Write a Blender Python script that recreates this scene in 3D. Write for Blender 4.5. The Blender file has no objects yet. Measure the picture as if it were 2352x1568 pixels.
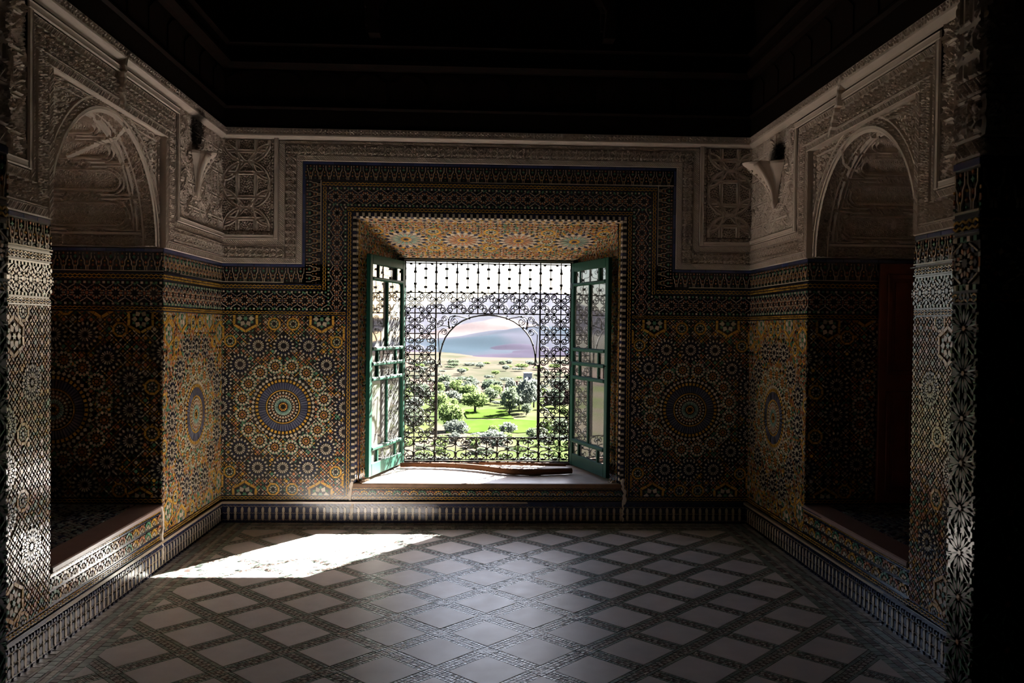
import bpy, math, random
import numpy as np
from mathutils import Vector, Matrix

R = random.Random(7)
RN = np.random.default_rng(11)
PI = math.pi
SC = bpy.context.scene
COL = SC.collection

# ------------------------------------------------------------------ camera
FPX, YAW, PIT, ROL = 1962.387, 0.03969, 0.01606, 0.0113
cam_d = bpy.data.cameras.new('camera')
cam_d.sensor_fit = 'HORIZONTAL'
cam_d.sensor_width = 36.0
cam_d.lens = FPX / 2352 * 36.0
cam_d.clip_start = 0.05
cam_d.clip_end = 30000
cam = bpy.data.objects.new('camera', cam_d)
COL.objects.link(cam)
fwd = Vector((math.sin(YAW) * math.cos(PIT), math.cos(YAW) * math.cos(PIT), -math.sin(PIT)))
rgt = Vector((math.cos(YAW), -math.sin(YAW), 0))
upv = rgt.cross(fwd)
c_, s_ = math.cos(ROL), math.sin(ROL)
rx = rgt * c_ + upv * s_      # image rotated clockwise -> camera rolled counter-clockwise
ux = upv * c_ - rgt * s_
cam.matrix_world = Matrix(((rx.x, ux.x, -fwd.x, 0), (rx.y, ux.y, -fwd.y, 0), (rx.z, ux.z, -fwd.z, 1.55), (0, 0, 0, 1)))
cam_d.dof.use_dof = True
cam_d.dof.focus_distance = 6.9
cam_d.dof.aperture_fstop = 9.0
SC.camera = cam

# ------------------------------------------------------------------ sky, sun, exposure
SUN_K, SUN_S = 0.74, 0.84          # sideways and downward travel per metre into the room
wd = bpy.data.worlds.new('world')
SC.world = wd
wd.use_nodes = True
bg = wd.node_tree.nodes['Background']
sky = wd.node_tree.nodes.new('ShaderNodeTexSky')
sky.sky_type = 'NISHITA'
sky.sun_disc = False
sky.sun_elevation = math.atan2(SUN_S, math.hypot(SUN_K, 1.0))
sky.sun_rotation = math.atan2(SUN_K, 1.0)
sky.air_density, sky.dust_density, sky.altitude = 1.0, 7.0, 1500
wb = wd.node_tree.nodes.new('ShaderNodeMixRGB'); wb.blend_type = 'MULTIPLY'; wb.inputs[0].default_value = 1.0
wb.inputs[2].default_value = (1.0, 0.97, 0.95, 1)      # the photograph's white balance
wd.node_tree.links.new(sky.outputs[0], wb.inputs[1])
wd.node_tree.links.new(wb.outputs[0], bg.inputs[0])
bg.inputs[1].default_value = 0.72
sun_d = bpy.data.lights.new('sun', 'SUN')
sun_d.energy = 200.0
sun_d.color = (1.0, 0.955, 0.89)
sun_d.angle = math.radians(0.53)
sun = bpy.data.objects.new('sun', sun_d)
COL.objects.link(sun)
sdir = Vector((-SUN_K, -1.0, -SUN_S)).normalized()
sun.rotation_euler = sdir.to_track_quat('-Z', 'Y').to_euler()
sun.location = (6, 14, 12)
por_d = bpy.data.lights.new('window_portal', 'AREA')   # sampling guide for the sky light in the window opening; gives off no light
por_d.shape = 'RECTANGLE'
por_d.size, por_d.size_y = 1.50, 1.80
por_d.cycles.is_portal = True
por = bpy.data.objects.new('window_portal', por_d)
COL.objects.link(por)
por.location = (0.088, 7.84, 1.24)
por.rotation_euler = (-PI / 2, 0, 0)
SC.view_settings.view_transform = 'Standard'
SC.view_settings.look = 'None'
SC.view_settings.gamma = 1.0
SC.view_settings.use_curve_mapping = False
SC.view_settings.exposure = 0.0
SC.cycles.use_denoising = True
SC.cycles.max_bounces = 10
SC.cycles.diffuse_bounces = 6
SC.cycles.glossy_bounces = 4
SC.cycles.transparent_max_bounces = 12
SC.cycles.volume_bounces = 1
SC.cycles.blur_glossy = 0.3
SC.cycles.sample_clamp_indirect = 6.0

# ------------------------------------------------------------------ room measures (metres; camera stands at x=0, y=0)
D, XL, XR, H = 6.75, -2.00, 2.17, 3.077
WX0, WX1, WZ0, WZ1 = -0.96, 1.14, 0.315, 2.41       # window recess at the inner wall face
GX0, GX1, GZ0, GZ1, GY = -0.655, 0.83, 0.355, 2.135, 7.62   # grille
OY = 7.84                                            # outer wall face
NL = (4.08, 5.51)                                    # side recesses, y range
NR = (4.18, 5.56)
NZ0, NZ1 = 0.40, 2.735
JY0, JY1 = 2.26, 2.385                               # wall the camera looks through
JXL, JXR = -1.285, 1.35
CEIL = 5.2

# ------------------------------------------------------------------ materials
MATS = {}
def nodes_of(m):
    m.use_nodes = True
    return m.node_tree, m.node_tree.nodes['Principled BSDF']
def mat(name, col, rough=0.5, spec=0.5, var=0.0, noise=None, bump=0.0, island=0.0, coat=0.0, rvar=0.0):
    """principled material; noise=(scale, second colour, contrast) in object space; island = value jitter per piece"""
    if name in MATS: return MATS[name]
    m = bpy.data.materials.new(name)
    nt, p = nodes_of(m)
    N, L = nt.nodes, nt.links
    p.inputs['Base Color'].default_value = (*col, 1)
    p.inputs['Roughness'].default_value = rough
    p.inputs['Specular IOR Level'].default_value = spec
    if coat: p.inputs['Coat Weight'].default_value = coat; p.inputs['Coat Roughness'].default_value = 0.08
    out = None
    if noise:
        ge = N.new('ShaderNodeNewGeometry')
        nz = N.new('ShaderNodeTexNoise'); nz.inputs['Scale'].default_value = noise[0]; nz.inputs['Detail'].default_value = 5
        L.new(ge.outputs['Position'], nz.inputs['Vector'])
        cr = N.new('ShaderNodeValToRGB')
        k = noise[2]
        cr.color_ramp.elements[0].position = 0.5 - k; cr.color_ramp.elements[1].position = 0.5 + k
        cr.color_ramp.elements[0].color = (*col, 1); cr.color_ramp.elements[1].color = (*noise[1], 1)
        L.new(nz.outputs['Fac'], cr.inputs['Fac'])
        out = cr.outputs['Color']
        if rvar:
            mr = N.new('ShaderNodeMapRange'); mr.inputs[3].default_value = max(0.02, rough - rvar); mr.inputs[4].default_value = rough + rvar
            L.new(nz.outputs['Fac'], mr.inputs[0]); L.new(mr.outputs[0], p.inputs['Roughness'])
        if bump:
            b = N.new('ShaderNodeBump'); b.inputs['Strength'].default_value = bump; b.inputs['Distance'].default_value = 0.01
            L.new(nz.outputs['Fac'], b.inputs['Height']); L.new(b.outputs['Normal'], p.inputs['Normal'])
    if island or var:
        if island:
            g2 = N.new('ShaderNodeNewGeometry'); rnd = g2.outputs['Random Per Island']; amt = island
        else:
            oi = N.new('ShaderNodeObjectInfo'); rnd = oi.outputs['Random']; amt = var
        mr = N.new('ShaderNodeMapRange'); mr.inputs[3].default_value = 1 - amt; mr.inputs[4].default_value = 1 + amt
        L.new(rnd, mr.inputs[0])
        hv = N.new('ShaderNodeHueSaturation')
        L.new(mr.outputs[0], hv.inputs['Value'])
        if out: L.new(out, hv.inputs['Color'])
        else: hv.inputs['Color'].default_value = (*col, 1)
        out = hv.outputs['Color']
    if out: L.new(out, p.inputs['Base Color'])
    MATS[name] = m
    return m

GL = dict(rough=0.20, spec=0.6, island=0.28)
ZCOL = ['grout', 'white', 'black', 'navy', 'green', 'ochre', 'terra', 'teal', 'blue', 'cream', 'slate']
mat('grout', (0.25, 0.175, 0.12), 0.75, 0.3, noise=(30, (0.16, 0.115, 0.08), 0.3))
mat('white', (0.49, 0.40, 0.285), **GL)
mat('black', (0.014, 0.013, 0.015), **GL)
mat('navy', (0.018, 0.021, 0.055), **GL)
mat('green', (0.08, 0.19, 0.11), **GL)
mat('ochre', (0.47, 0.25, 0.04), **GL)
mat('terra', (0.34, 0.13, 0.055), **GL)
mat('teal', (0.16, 0.28, 0.23), **GL)
mat('blue', (0.028, 0.038, 0.105), **GL)
mat('slate', (0.080, 0.082, 0.112), **GL)
mat('cream', (0.38, 0.29, 0.205), **GL)
ZM = [MATS[c] for c in ZCOL]
ZI = {c: i for i, c in enumerate(ZCOL)}

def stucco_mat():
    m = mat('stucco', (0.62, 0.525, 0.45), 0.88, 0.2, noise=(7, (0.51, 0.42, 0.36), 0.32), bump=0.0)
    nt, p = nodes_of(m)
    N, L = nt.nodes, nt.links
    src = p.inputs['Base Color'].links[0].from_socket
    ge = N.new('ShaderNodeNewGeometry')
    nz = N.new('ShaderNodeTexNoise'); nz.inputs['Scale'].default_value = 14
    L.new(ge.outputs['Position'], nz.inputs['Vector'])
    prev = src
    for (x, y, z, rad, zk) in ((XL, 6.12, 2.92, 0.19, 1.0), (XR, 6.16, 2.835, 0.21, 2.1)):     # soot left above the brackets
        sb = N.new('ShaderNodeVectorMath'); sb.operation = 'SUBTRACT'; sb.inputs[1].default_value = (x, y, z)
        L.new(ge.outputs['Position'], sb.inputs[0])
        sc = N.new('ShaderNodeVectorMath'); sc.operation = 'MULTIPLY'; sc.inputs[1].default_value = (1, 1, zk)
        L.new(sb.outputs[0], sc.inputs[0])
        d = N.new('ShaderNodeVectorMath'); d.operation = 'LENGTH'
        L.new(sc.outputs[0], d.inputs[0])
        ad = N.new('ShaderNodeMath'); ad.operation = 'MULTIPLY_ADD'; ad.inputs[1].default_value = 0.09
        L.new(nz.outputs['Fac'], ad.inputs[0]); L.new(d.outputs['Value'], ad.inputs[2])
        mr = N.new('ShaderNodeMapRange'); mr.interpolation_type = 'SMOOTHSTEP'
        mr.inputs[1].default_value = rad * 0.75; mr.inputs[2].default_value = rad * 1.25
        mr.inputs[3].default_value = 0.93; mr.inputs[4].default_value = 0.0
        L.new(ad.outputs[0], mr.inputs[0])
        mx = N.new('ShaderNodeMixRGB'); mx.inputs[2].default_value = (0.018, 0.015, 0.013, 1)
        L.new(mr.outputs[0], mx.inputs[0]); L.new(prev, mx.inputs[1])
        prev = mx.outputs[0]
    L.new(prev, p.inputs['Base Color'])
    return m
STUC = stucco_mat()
PLAS = mat('repair_plaster', (0.74, 0.64, 0.55), 0.9, 0.2, noise=(25, (0.64, 0.54, 0.46), 0.3))
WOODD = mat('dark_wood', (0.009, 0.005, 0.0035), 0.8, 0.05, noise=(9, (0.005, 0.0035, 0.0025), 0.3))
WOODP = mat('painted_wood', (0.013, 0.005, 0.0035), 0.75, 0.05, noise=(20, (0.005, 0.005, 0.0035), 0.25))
WOODR = mat('red_wood', (0.22, 0.06, 0.03), 0.45, 0.35, noise=(12, (0.14, 0.038, 0.02), 0.3))
GRN = mat('green_paint', (0.0035, 0.031, 0.019), 0.55, 0.08, noise=(18, (0.006, 0.042, 0.028), 0.3))
IRON = mat('iron', (0.004, 0.0042, 0.004), 0.55, 0.18, noise=(40, (0.007, 0.0055, 0.004), 0.3))
MARB = mat('floor_marble', (0.62, 0.575, 0.565), 0.38, 0.38, var=0.07, noise=(9, (0.52, 0.475, 0.465), 0.3), rvar=0.10)
SILLM = mat('sill_marble', (0.52, 0.47, 0.43), 0.35, 0.5, noise=(14, (0.36, 0.27, 0.22), 0.3))
PINKM = mat('pink_marble', (0.24, 0.15, 0.125), 0.35, 0.4, noise=(10, (0.17, 0.105, 0.09), 0.3))
BARK = mat('bark', (0.10, 0.042, 0.018), 0.75, 0.1, noise=(16, (0.055, 0.023, 0.010), 0.35), bump=0.4)
DULL = mat('wall_core', (0.22, 0.17, 0.14), 0.9, 0.2)
HALL = mat('hall_plaster', (0.09, 0.07, 0.06), 0.9, 0.1, noise=(3, (0.07, 0.055, 0.045), 0.3))
FG1 = mat('floor_green', (0.20, 0.25, 0.22), 0.30, 0.5, island=0.3)
FG2 = mat('floor_pale', (0.42, 0.39, 0.35), 0.30, 0.5, island=0.3)
FG3 = mat('floor_dark', (0.14, 0.10, 0.09), 0.30, 0.5, island=0.3)
FG4 = mat('floor_bed', (0.13, 0.12, 0.11), 0.6, 0.3)

# ------------------------------------------------------------------ object helpers
def link(o, parent=None):
    COL.objects.link(o)
    if parent is not None: o.parent = parent
    return o
def empty(name, loc=(0, 0, 0), parent=None):
    o = bpy.data.objects.new(name, None); o.location = loc; o.empty_display_size = 0.1
    return link(o, parent)
def tag(o, label=None, cat=None, group=None, kind=None):
    if label: o['label'] = label
    if cat: o['category'] = cat
    if group: o['group'] = group
    if kind: o['kind'] = kind
    return o
def obj(name, me, parent=None, loc=None):
    o = bpy.data.objects.new(name, me)
    if loc is not None: o.location = loc
    return link(o, parent)
def mesh_np(name, V, sizes, loops, mats, midx=None, smooth=False):
    me = bpy.data.meshes.new(name)
    V = np.ascontiguousarray(V, dtype=np.float32)
    sizes = np.asarray(sizes, dtype=np.int32); loops = np.ascontiguousarray(loops, dtype=np.int32)
    me.vertices.add(len(V)); me.vertices.foreach_set('co', V.ravel())
    me.loops.add(len(loops)); me.loops.foreach_set('vertex_index', loops)
    me.polygons.add(len(sizes))
    st = np.zeros(len(sizes), dtype=np.int32); st[1:] = np.cumsum(sizes)[:-1]
    me.polygons.foreach_set('loop_start', st)
    if midx is not None: me.polygons.foreach_set('material_index', np.asarray(midx, dtype=np.int32))
    me.polygons.foreach_set('use_smooth', np.full(len(sizes), smooth, dtype=bool))
    for m in (mats if isinstance(mats, (list, tuple)) else [mats]): me.materials.append(m)
    me.update(calc_edges=True); me.validate()
    return me

class MB:
    """collects boxes, prisms, tubes, lathes into one mesh"""
    def __init__(s): s.v = []; s.f = []; s.m = []
    def add(s, vs, fs, mi=0):
        b = len(s.v); s.v += [tuple(v) for v in vs]; s.f += [tuple(b + i for i in f) for f in fs]; s.m += [mi] * len(fs)
    def box(s, x0, x1, y0, y1, z0, z1, mi=0, bev=0.0):
        if x0 > x1: x0, x1 = x1, x0
        if y0 > y1: y0, y1 = y1, y0
        if z0 > z1: z0, z1 = z1, z0
        if bev <= 0:
            vs = [(x, y, z) for z in (z0, z1) for y in (y0, y1) for x in (x0, x1)]
            s.add(vs, [(0, 2, 3, 1), (4, 5, 7, 6), (0, 1, 5, 4), (2, 6, 7, 3), (0, 4, 6, 2), (1, 3, 7, 5)], mi)
            return
        b = min(bev, (x1 - x0) * .45, (y1 - y0) * .45, (z1 - z0) * .45)
        c = ((x0 + x1) / 2, (y0 + y1) / 2, (z0 + z1) / 2); hx, hy, hz = (x1 - x0) / 2, (y1 - y0) / 2, (z1 - z0) / 2
        idx = {}; vs = []
        for sx in (-1, 1):
            for sy in (-1, 1):
                for sz in (-1, 1):
                    for a in range(3):
                        q = [hx - b, hy - b, hz - b]; q[a] += b
                        idx[(sx, sy, sz, a)] = len(vs); vs.append((c[0] + sx * q[0], c[1] + sy * q[1], c[2] + sz * q[2]))
        fs = []
        def face(keys):
            ids = [idx[k] for k in keys]
            P = [Vector(vs[i]) - Vector(c) for i in ids]
            n = (P[1] - P[0]).cross(P[2] - P[0])
            if n.dot(P[0] + P[1] + P[2]) < 0: ids.reverse()
            fs.append(tuple(ids))
        for a in range(3):
            o1, o2 = [i for i in range(3) if i != a]
            for sg in (-1, 1):
                ks = []
                for p, q in ((-1, -1), (1, -1), (1, 1), (-1, 1)):
                    t = [0, 0, 0]; t[a] = sg; t[o1] = p; t[o2] = q; ks.append((*t, a))
                face(ks)
            for p in (-1, 1):
                for q in (-1, 1):
                    def K(sa, ax):
                        t = [0, 0, 0]; t[a] = sa; t[o1] = p; t[o2] = q; return (*t, ax)
                    face([K(-1, o1), K(1, o1), K(1, o2), K(-1, o2)])
        for sx in (-1, 1):
            for sy in (-1, 1):
                for sz in (-1, 1): face([(sx, sy, sz, 0), (sx, sy, sz, 1), (sx, sy, sz, 2)])
        s.add(vs, fs, mi)
    def prism(s, poly, axis, a0, a1, mi=0):
        """poly: 2D points in the two other axes (xy for axis 2, yz for axis 0, xz for axis 1)"""
        n = len(poly)
        def P(p, a):
            if axis == 2: return (p[0], p[1], a)
            if axis == 0: return (a, p[0], p[1])
            return (p[0], a, p[1])
        vs = [P(p, a0) for p in poly] + [P(p, a1) for p in poly]
        fs = [tuple(range(n - 1, -1, -1)), tuple(range(n, 2 * n))] + [(i, (i + 1) % n, n + (i + 1) % n, n + i) for i in range(n)]
        ar = sum(poly[i][0] * poly[(i + 1) % n][1] - poly[(i + 1) % n][0] * poly[i][1] for i in range(n)) * (a1 - a0)
        if axis == 1: ar = -ar
        if ar < 0: fs = [f[::-1] for f in fs]
        s.add(vs, fs, mi)
    def tube(s, pts, rad, n=6, mi=0, caps=True):
        pts = [Vector(p) for p in pts]; k = len(pts)
        rads = rad if hasattr(rad, '__len__') else [rad] * k
        ref = None; vs = []
        for i, p in enumerate(pts):
            t = (pts[min(i + 1, k - 1)] - pts[max(i - 1, 0)])
            if t.length < 1e-9: t = Vector((0, 0, 1))
            t.normalize()
            if ref is None:
                ref = Vector((0, 1, 0)) if abs(t.y) < 0.9 else Vector((1, 0, 0))
            a = (ref - t * ref.dot(t)).normalized(); b = t.cross(a); ref = a
            for j in range(n):
                w = 2 * PI * (j + .5) / n
                vs.append(p + (a * math.cos(w) + b * math.sin(w)) * rads[i])
        fs = [(i * n + j, i * n + (j + 1) % n, (i + 1) * n + (j + 1) % n, (i + 1) * n + j) for i in range(k - 1) for j in range(n)]
        if caps: fs += [tuple(range(n - 1, -1, -1)), tuple((k - 1) * n + j for j in range(n))]
        s.add(vs, fs, mi)
    def mesh(s, name, mats, smooth=False):
        me = bpy.data.meshes.new(name)
        me.from_pydata(s.v, [], s.f)
        for m in (mats if isinstance(mats, (list, tuple)) else [mats]): me.materials.append(m)
        me.polygons.foreach_set('material_index', s.m)
        me.polygons.foreach_set('use_smooth', [smooth] * len(s.f))
        me.update()
        return me
    def build(s, name, mats, parent=None, smooth=False, loc=None):
        return obj(name, s.mesh(name, mats, smooth), parent, loc)

# ------------------------------------------------------------------ wall frames: (u, v, n) -> world
class Frame:
    def __init__(s, O, U, V, N):
        s.O, s.U, s.V, s.N = [np.array(q, float) for q in (O, U, V, N)]
        s.flip = np.dot(np.cross(s.U, s.V), s.N) < 0
    def pos(s, u, v, n):
        return s.O + np.multiply.outer(u, s.U) + np.multiply.outer(v, s.V) + np.multiply.outer(n, s.N)
    def shifted(s, u=0, v=0, n=0):
        return Frame(s.O + u * s.U + v * s.V + n * s.N, s.U, s.V, s.N)
FB = Frame((0, D, 0), (1, 0, 0), (0, 0, 1), (0, -1, 0))
FL = Frame((XL, D, 0), (0, -1, 0), (0, 0, 1), (1, 0, 0))
FR = Frame((XR, D, 0), (0, -1, 0), (0, 0, 1), (-1, 0, 0))

def clip_rect(poly, x0, x1, y0, y1):
    for ax, lim, sg in ((0, x0, 1), (0, x1, -1), (1, y0, 1), (1, y1, -1)):
        out = []
        n = len(poly)
        if n == 0: return []
        for i in range(n):
            a, b = poly[i], poly[(i + 1) % n]
            da, db = (a[ax] - lim) * sg, (b[ax] - lim) * sg
            if da >= 0: out.append(a)
            if (da >= 0) != (db >= 0):
                t = da / (da - db)
                out.append((a[0] + (b[0] - a[0]) * t, a[1] + (b[1] - a[1]) * t))
        poly = out
    return poly

class Mosaic:
    """2D cut tiles, each a small raised prism with a slightly tilted face"""
    def __init__(s, rect=None): s.g = {}; s.rect = rect; s.n = 0
    def add(s, poly, col):
        if s.rect is not None:
            x0, x1, y0, y1 = s.rect
            xs = [p[0] for p in poly]; ys = [p[1] for p in poly]
            if max(xs) <= x0 or min(xs) >= x1 or max(ys) <= y0 or min(ys) >= y1: return
            if min(xs) < x0 or max(xs) > x1 or min(ys) < y0 or max(ys) > y1:
                poly = clip_rect(list(poly), *s.rect)
                if len(poly) < 3: return
                ar = abs(sum(poly[i][0] * poly[(i + 1) % len(poly)][1] - poly[(i + 1) % len(poly)][0] * poly[i][1] for i in range(len(poly)))) / 2
                if ar < 6e-6: return
        s.g.setdefault(len(poly), ([], [])); a, b = s.g[len(poly)]
        a.append(poly); b.append(ZI[col] if isinstance(col, str) else col); s.n += 1
    def extend(s, pieces, cx=0, cy=0, rot=0, k=1.0):
        c, q = math.cos(rot) * k, math.sin(rot) * k
        for poly, col in pieces:
            s.add([(cx + x * c - y * q, cy + x * q + y * c) for x, y in poly], col)
    def build(s, name, frame, parent=None, h=0.0035, base=-0.004, tilt=0.012, mats=None, bed=None, loc=None):
        V = []; S = []; Lp = []; M = []; off = 0
        if bed is not None:
            x0, x1, y0, y1 = bed
            V.append(frame.pos(np.array([x0, x1, x1, x0]), np.array([y0, y0, y1, y1]), np.full(4, -0.0015)))
            l = np.array([0, 1, 2, 3]); S.append([4]); Lp.append(l[::-1] if frame.flip else l); M.append([0]); off = 4
        for n, (polys, cols) in s.g.items():
            P = np.array(polys, float); K = len(P)
            nx = np.roll(P, -1, axis=1)
            ar = (P[:, :, 0] * nx[:, :, 1] - nx[:, :, 0] * P[:, :, 1]).sum(1)
            P[ar < 0] = P[ar < 0][:, ::-1]
            c = P.mean(1, keepdims=True)
            d = P - c
            r = np.sqrt((d ** 2).sum(2)).mean(1)[:, None, None]
            T = c + d * np.clip(1 - 0.0009 / np.maximum(r, 1e-4), 0.75, 1)
            tl = RN.normal(0, tilt, (K, 1, 2)); hh = h + RN.normal(0, h * 0.12, (K, 1))
            zt = hh + (d * tl).sum(2)
            top = frame.pos(T[:, :, 0].ravel(), T[:, :, 1].ravel(), zt.ravel())
            bot = frame.pos(P[:, :, 0].ravel(), P[:, :, 1].ravel(), np.full(K * n, base))
            V += [top, bot]
            i0 = off + np.arange(K)[:, None] * n + np.arange(n)[None, :]
            ib = i0 + K * n
            i1 = np.roll(i0, -1, axis=1); ib1 = np.roll(ib, -1, axis=1)
            q = np.stack([i0, ib, ib1, i1], axis=2)
            if frame.flip: i0 = i0[:, ::-1]; q = q[:, :, ::-1]
            S.append(np.full(K, n)); Lp.append(i0.ravel()); M.append(cols)
            S.append(np.full(K * n, 4)); Lp.append(q.ravel()); M.append(np.repeat(cols, n))
            off += 2 * K * n
        if not V: return None
        me = mesh_np(name, np.concatenate(V), np.concatenate(S), np.concatenate(Lp), mats or ZM, np.concatenate(M))
        return obj(name, me, parent, loc)

def ngon(n, r, ph=0.0, cx=0, cy=0):
    return [(cx + r * math.cos(ph + 2 * PI * i / n), cy + r * math.sin(ph + 2 * PI * i / n)) for i in range(n)]
def star(n, r1, r2, ph=0.0, cx=0, cy=0):
    return [(cx + (r1 if i % 2 == 0 else r2) * math.cos(ph + PI * i / n), cy + (r1 if i % 2 == 0 else r2) * math.sin(ph + PI * i / n)) for i in range(2 * n)]
def pol(r, a): return (r * math.cos(a), r * math.sin(a))
def petals(n, r0, rm, r1, w, col, ph=0.0):
    """ring of n pointed petals between r0 and r1, widest (half-angle share w) at rm"""
    out = []
    for i in range(n):
        a = ph + 2 * PI * i / n; h = PI / n * w
        out.append(([pol(r0, a), pol(rm, a - h), pol(r1, a), pol(rm, a + h)], col))
    return out
def rays(n, r0, r1, w0, w1, col, ph=0.0):
    out = []
    for i in range(n):
        a = ph + 2 * PI * i / n; h0 = PI / n * w0; h1 = PI / n * w1
        out.append(([pol(r0, a - h0), pol(r1, a - h1), pol(r1, a + h1), pol(r0, a + h0)], col))
    return out

def ros_navy(r):           # sixteen-fold dark rosette
    k = r
    o = [(star(8, .21 * k, .13 * k), 'black')]
    o += rays(16, .25 * k, .50 * k, .55, .62, 'white')
    o += petals(16, .34 * k, .52 * k, .66 * k, .48, 'black', PI / 16)
    o += petals(16, .53 * k, .66 * k, .76 * k, .60, 'navy')
    o += petals(16, .68 * k, .82 * k, .96 * k, .62, 'white', PI / 16)
    o += petals(16, .76 * k, .88 * k, 1.0 * k, .60, 'black')
    return o
def ros_green(r):          # ten-fold small rosette
    k = r
    o = [(star(8, .26 * k, .16 * k), 'terra')]
    o += petals(8, .28 * k, .40 * k, .52 * k, .72, 'ochre', PI / 8)
    o += petals(8, .34 * k, .44 * k, .56 * k, .45, 'terra')
    o += petals(12, .56 * k, .66 * k, .74 * k, .6, 'black')
    o += petals(12, .58 * k, .82 * k, 1.02 * k, .95, 'white', PI / 12)
    o += petals(12, .80 * k, .93 * k, 1.06 * k, .62, 'green')
    return o
def ros_ochre(r):          # octagonal ochre ring with a star in it
    k = r
    o = [(star(8, .24 * k, .15 * k), 'black')]
    o += petals(8, .26 * k, .42 * k, .60 * k, .8, 'white')
    o += petals(8, .40 * k, .52 * k, .64 * k, .5, 'green', PI / 8)
    for i in range(8):
        a0, a1 = PI / 8 + PI / 4 * i, PI / 8 + PI / 4 * (i + 1)
        o.append(([pol(.70 * k, a0 + .02), pol(.98 * k, a0 + .02), pol(.98 * k, a1 - .02), pol(.70 * k, a1 - .02)], 'ochre'))
    return o
def ros_flower(r):         # lobed ochre cartouche with pale flower
    k = r
    o = [(star(6, .22 * k, .12 * k), 'green')]
    o += petals(6, .24 * k, .46 * k, .70 * k, .92, 'white')
    o += petals(6, .46 * k, .58 * k, .72 * k, .5, 'green', PI / 6)
    for i in range(12):
        a0, a1 = PI / 6 * i, PI / 6 * (i + 1)
        ra, rb = (.76, .90) if i % 2 == 0 else (.90, .76)
        o.append(([pol(ra * k, a0 + .015), pol((ra + .2) * k, a0 + .015), pol((rb + .2) * k, a1 - .015), pol(rb * k, a1 - .015)], 'ochre'))
    return o
def medallion(r):          # the great wheel; r = outer radius
    k = r / 205.0
    o = [(star(8, 13 * k, 7 * k), 'black')]
    o += petals(8, 13 * k, 21 * k, 28 * k, .8, 'ochre')
    o += petals(8, 18 * k, 25 * k, 31 * k, .6, 'terra', PI / 8)
    o += rays(24, 33 * k, 54 * k, .72, .72, 'teal')
    o += petals(24, 40 * k, 52 * k, 60 * k, .30, 'white', PI / 24)
    o += petals(24, 58 * k, 68 * k, 77 * k, .8, 'white')
    o += petals(24, 66 * k, 74 * k, 82 * k, .5, 'terra', PI / 24)
    o += petals(28, 80 * k, 89 * k, 98 * k, .75, 'white')
    o += petals(28, 88 * k, 94 * k, 100 * k, .5, 'black', PI / 28)
    o += rays(48, 101 * k, 108 * k, .93, .93, 'ochre')
    o += rays(56, 111 * k, 155 * k, .74, .55, 'slate')
    o += rays(56, 113 * k, 155 * k, .14, .38, 'navy', PI / 56)
    o += rays(44, 158 * k, 175 * k, .60, .60, 'ochre')
    o += petals(44, 159 * k, 166 * k, 174 * k, .36, 'black', PI / 44)
    o += petals(44, 180 * k, 191 * k, 203 * k, .85, 'white')
    o += petals(44, 190 * k, 197 * k, 204 * k, .5, 'black', PI / 44)
    return o
ROSES = {}
def rose_mesh(kind, r, frame_axes):
    """shared mesh of a rosette lying in the plane of the given frame, centred on its own origin"""
    key = (kind.__name__, round(r, 4), frame_axes)
    if key not in ROSES:
        U, V, N = frame_axes
        m = Mosaic(); m.extend(kind(r), rot=0.0)
        o = m.build('rosette', Frame((0, 0, 0), U, V, N), None, h=0.0045)
        ROSES[key] = o.data
        bpy.data.objects.remove(o)
    return ROSES[key]

def filler(m, rect, holes, cell=0.047, cols=('terra', 'white', 'black', 'green')):
    """small star lattice, leaving out what lies under the rosettes"""
    x0, x1, y0, y1 = rect
    hc = np.array([(h[0], h[1]) for h in holes]) if holes else np.zeros((0, 2)); hr = np.array([h[2] for h in holes])
    def free(x, y, e=0.0):
        return not len(hc) or np.all((hc[:, 0] - x) ** 2 + (hc[:, 1] - y) ** 2 > (hr + e) ** 2)
    q = cell
    mx_, my_ = (x0 + x1) / 2, (y0 + y1) / 2; rt = math.sqrt(.5)
    n_ = int(math.hypot(x1 - x0, y1 - y0) / q / 2) + 2
    def W(a, b): return (mx_ + (a - b) * rt, my_ + (a + b) * rt)
    def inside(x, y): return x0 - q < x < x1 + q and y0 - q < y < y1 + q
    for i in range(-n_, n_ + 1):
        for j in range(-n_, n_ + 1):
            cx, cy = W(q * i, q * j)
            if not inside(cx, cy): continue
            par = (i + j) % 2
            if free(cx, cy, 0.002):
                if par: m.add(star(8, q * .36, q * .25, 0, cx, cy), R.choice(('terra', 'terra', 'cream', 'ochre', 'terra', 'green')))
                else: m.add(star(4, q * .33, q * .15, 0, cx, cy), R.choice(('black', 'black', 'terra', 'ochre')))
            for da, db, a in ((.5, 0, PI / 4), (0, .5, 3 * PI / 4)):
                px, py = W(q * (i + da), q * (j + db))
                if free(px, py, -.002):
                    c, s = math.cos(a), math.sin(a); e, f = q * .14, q * .36
                    m.add([(px + e * c, py + e * s), (px - f * s, py + f * c), (px - e * c, py - e * s), (px + f * s, py - f * c)], R.choice(('white', 'cream', 'terra', 'ochre', 'white', 'green')))
            px, py = W(q * (i + .5), q * (j + .5))
            if free(px, py, -.002): m.add(ngon(4, q * .18, 0, px, py), R.choice(('terra', 'ochre', 'cream', 'black')))

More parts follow.
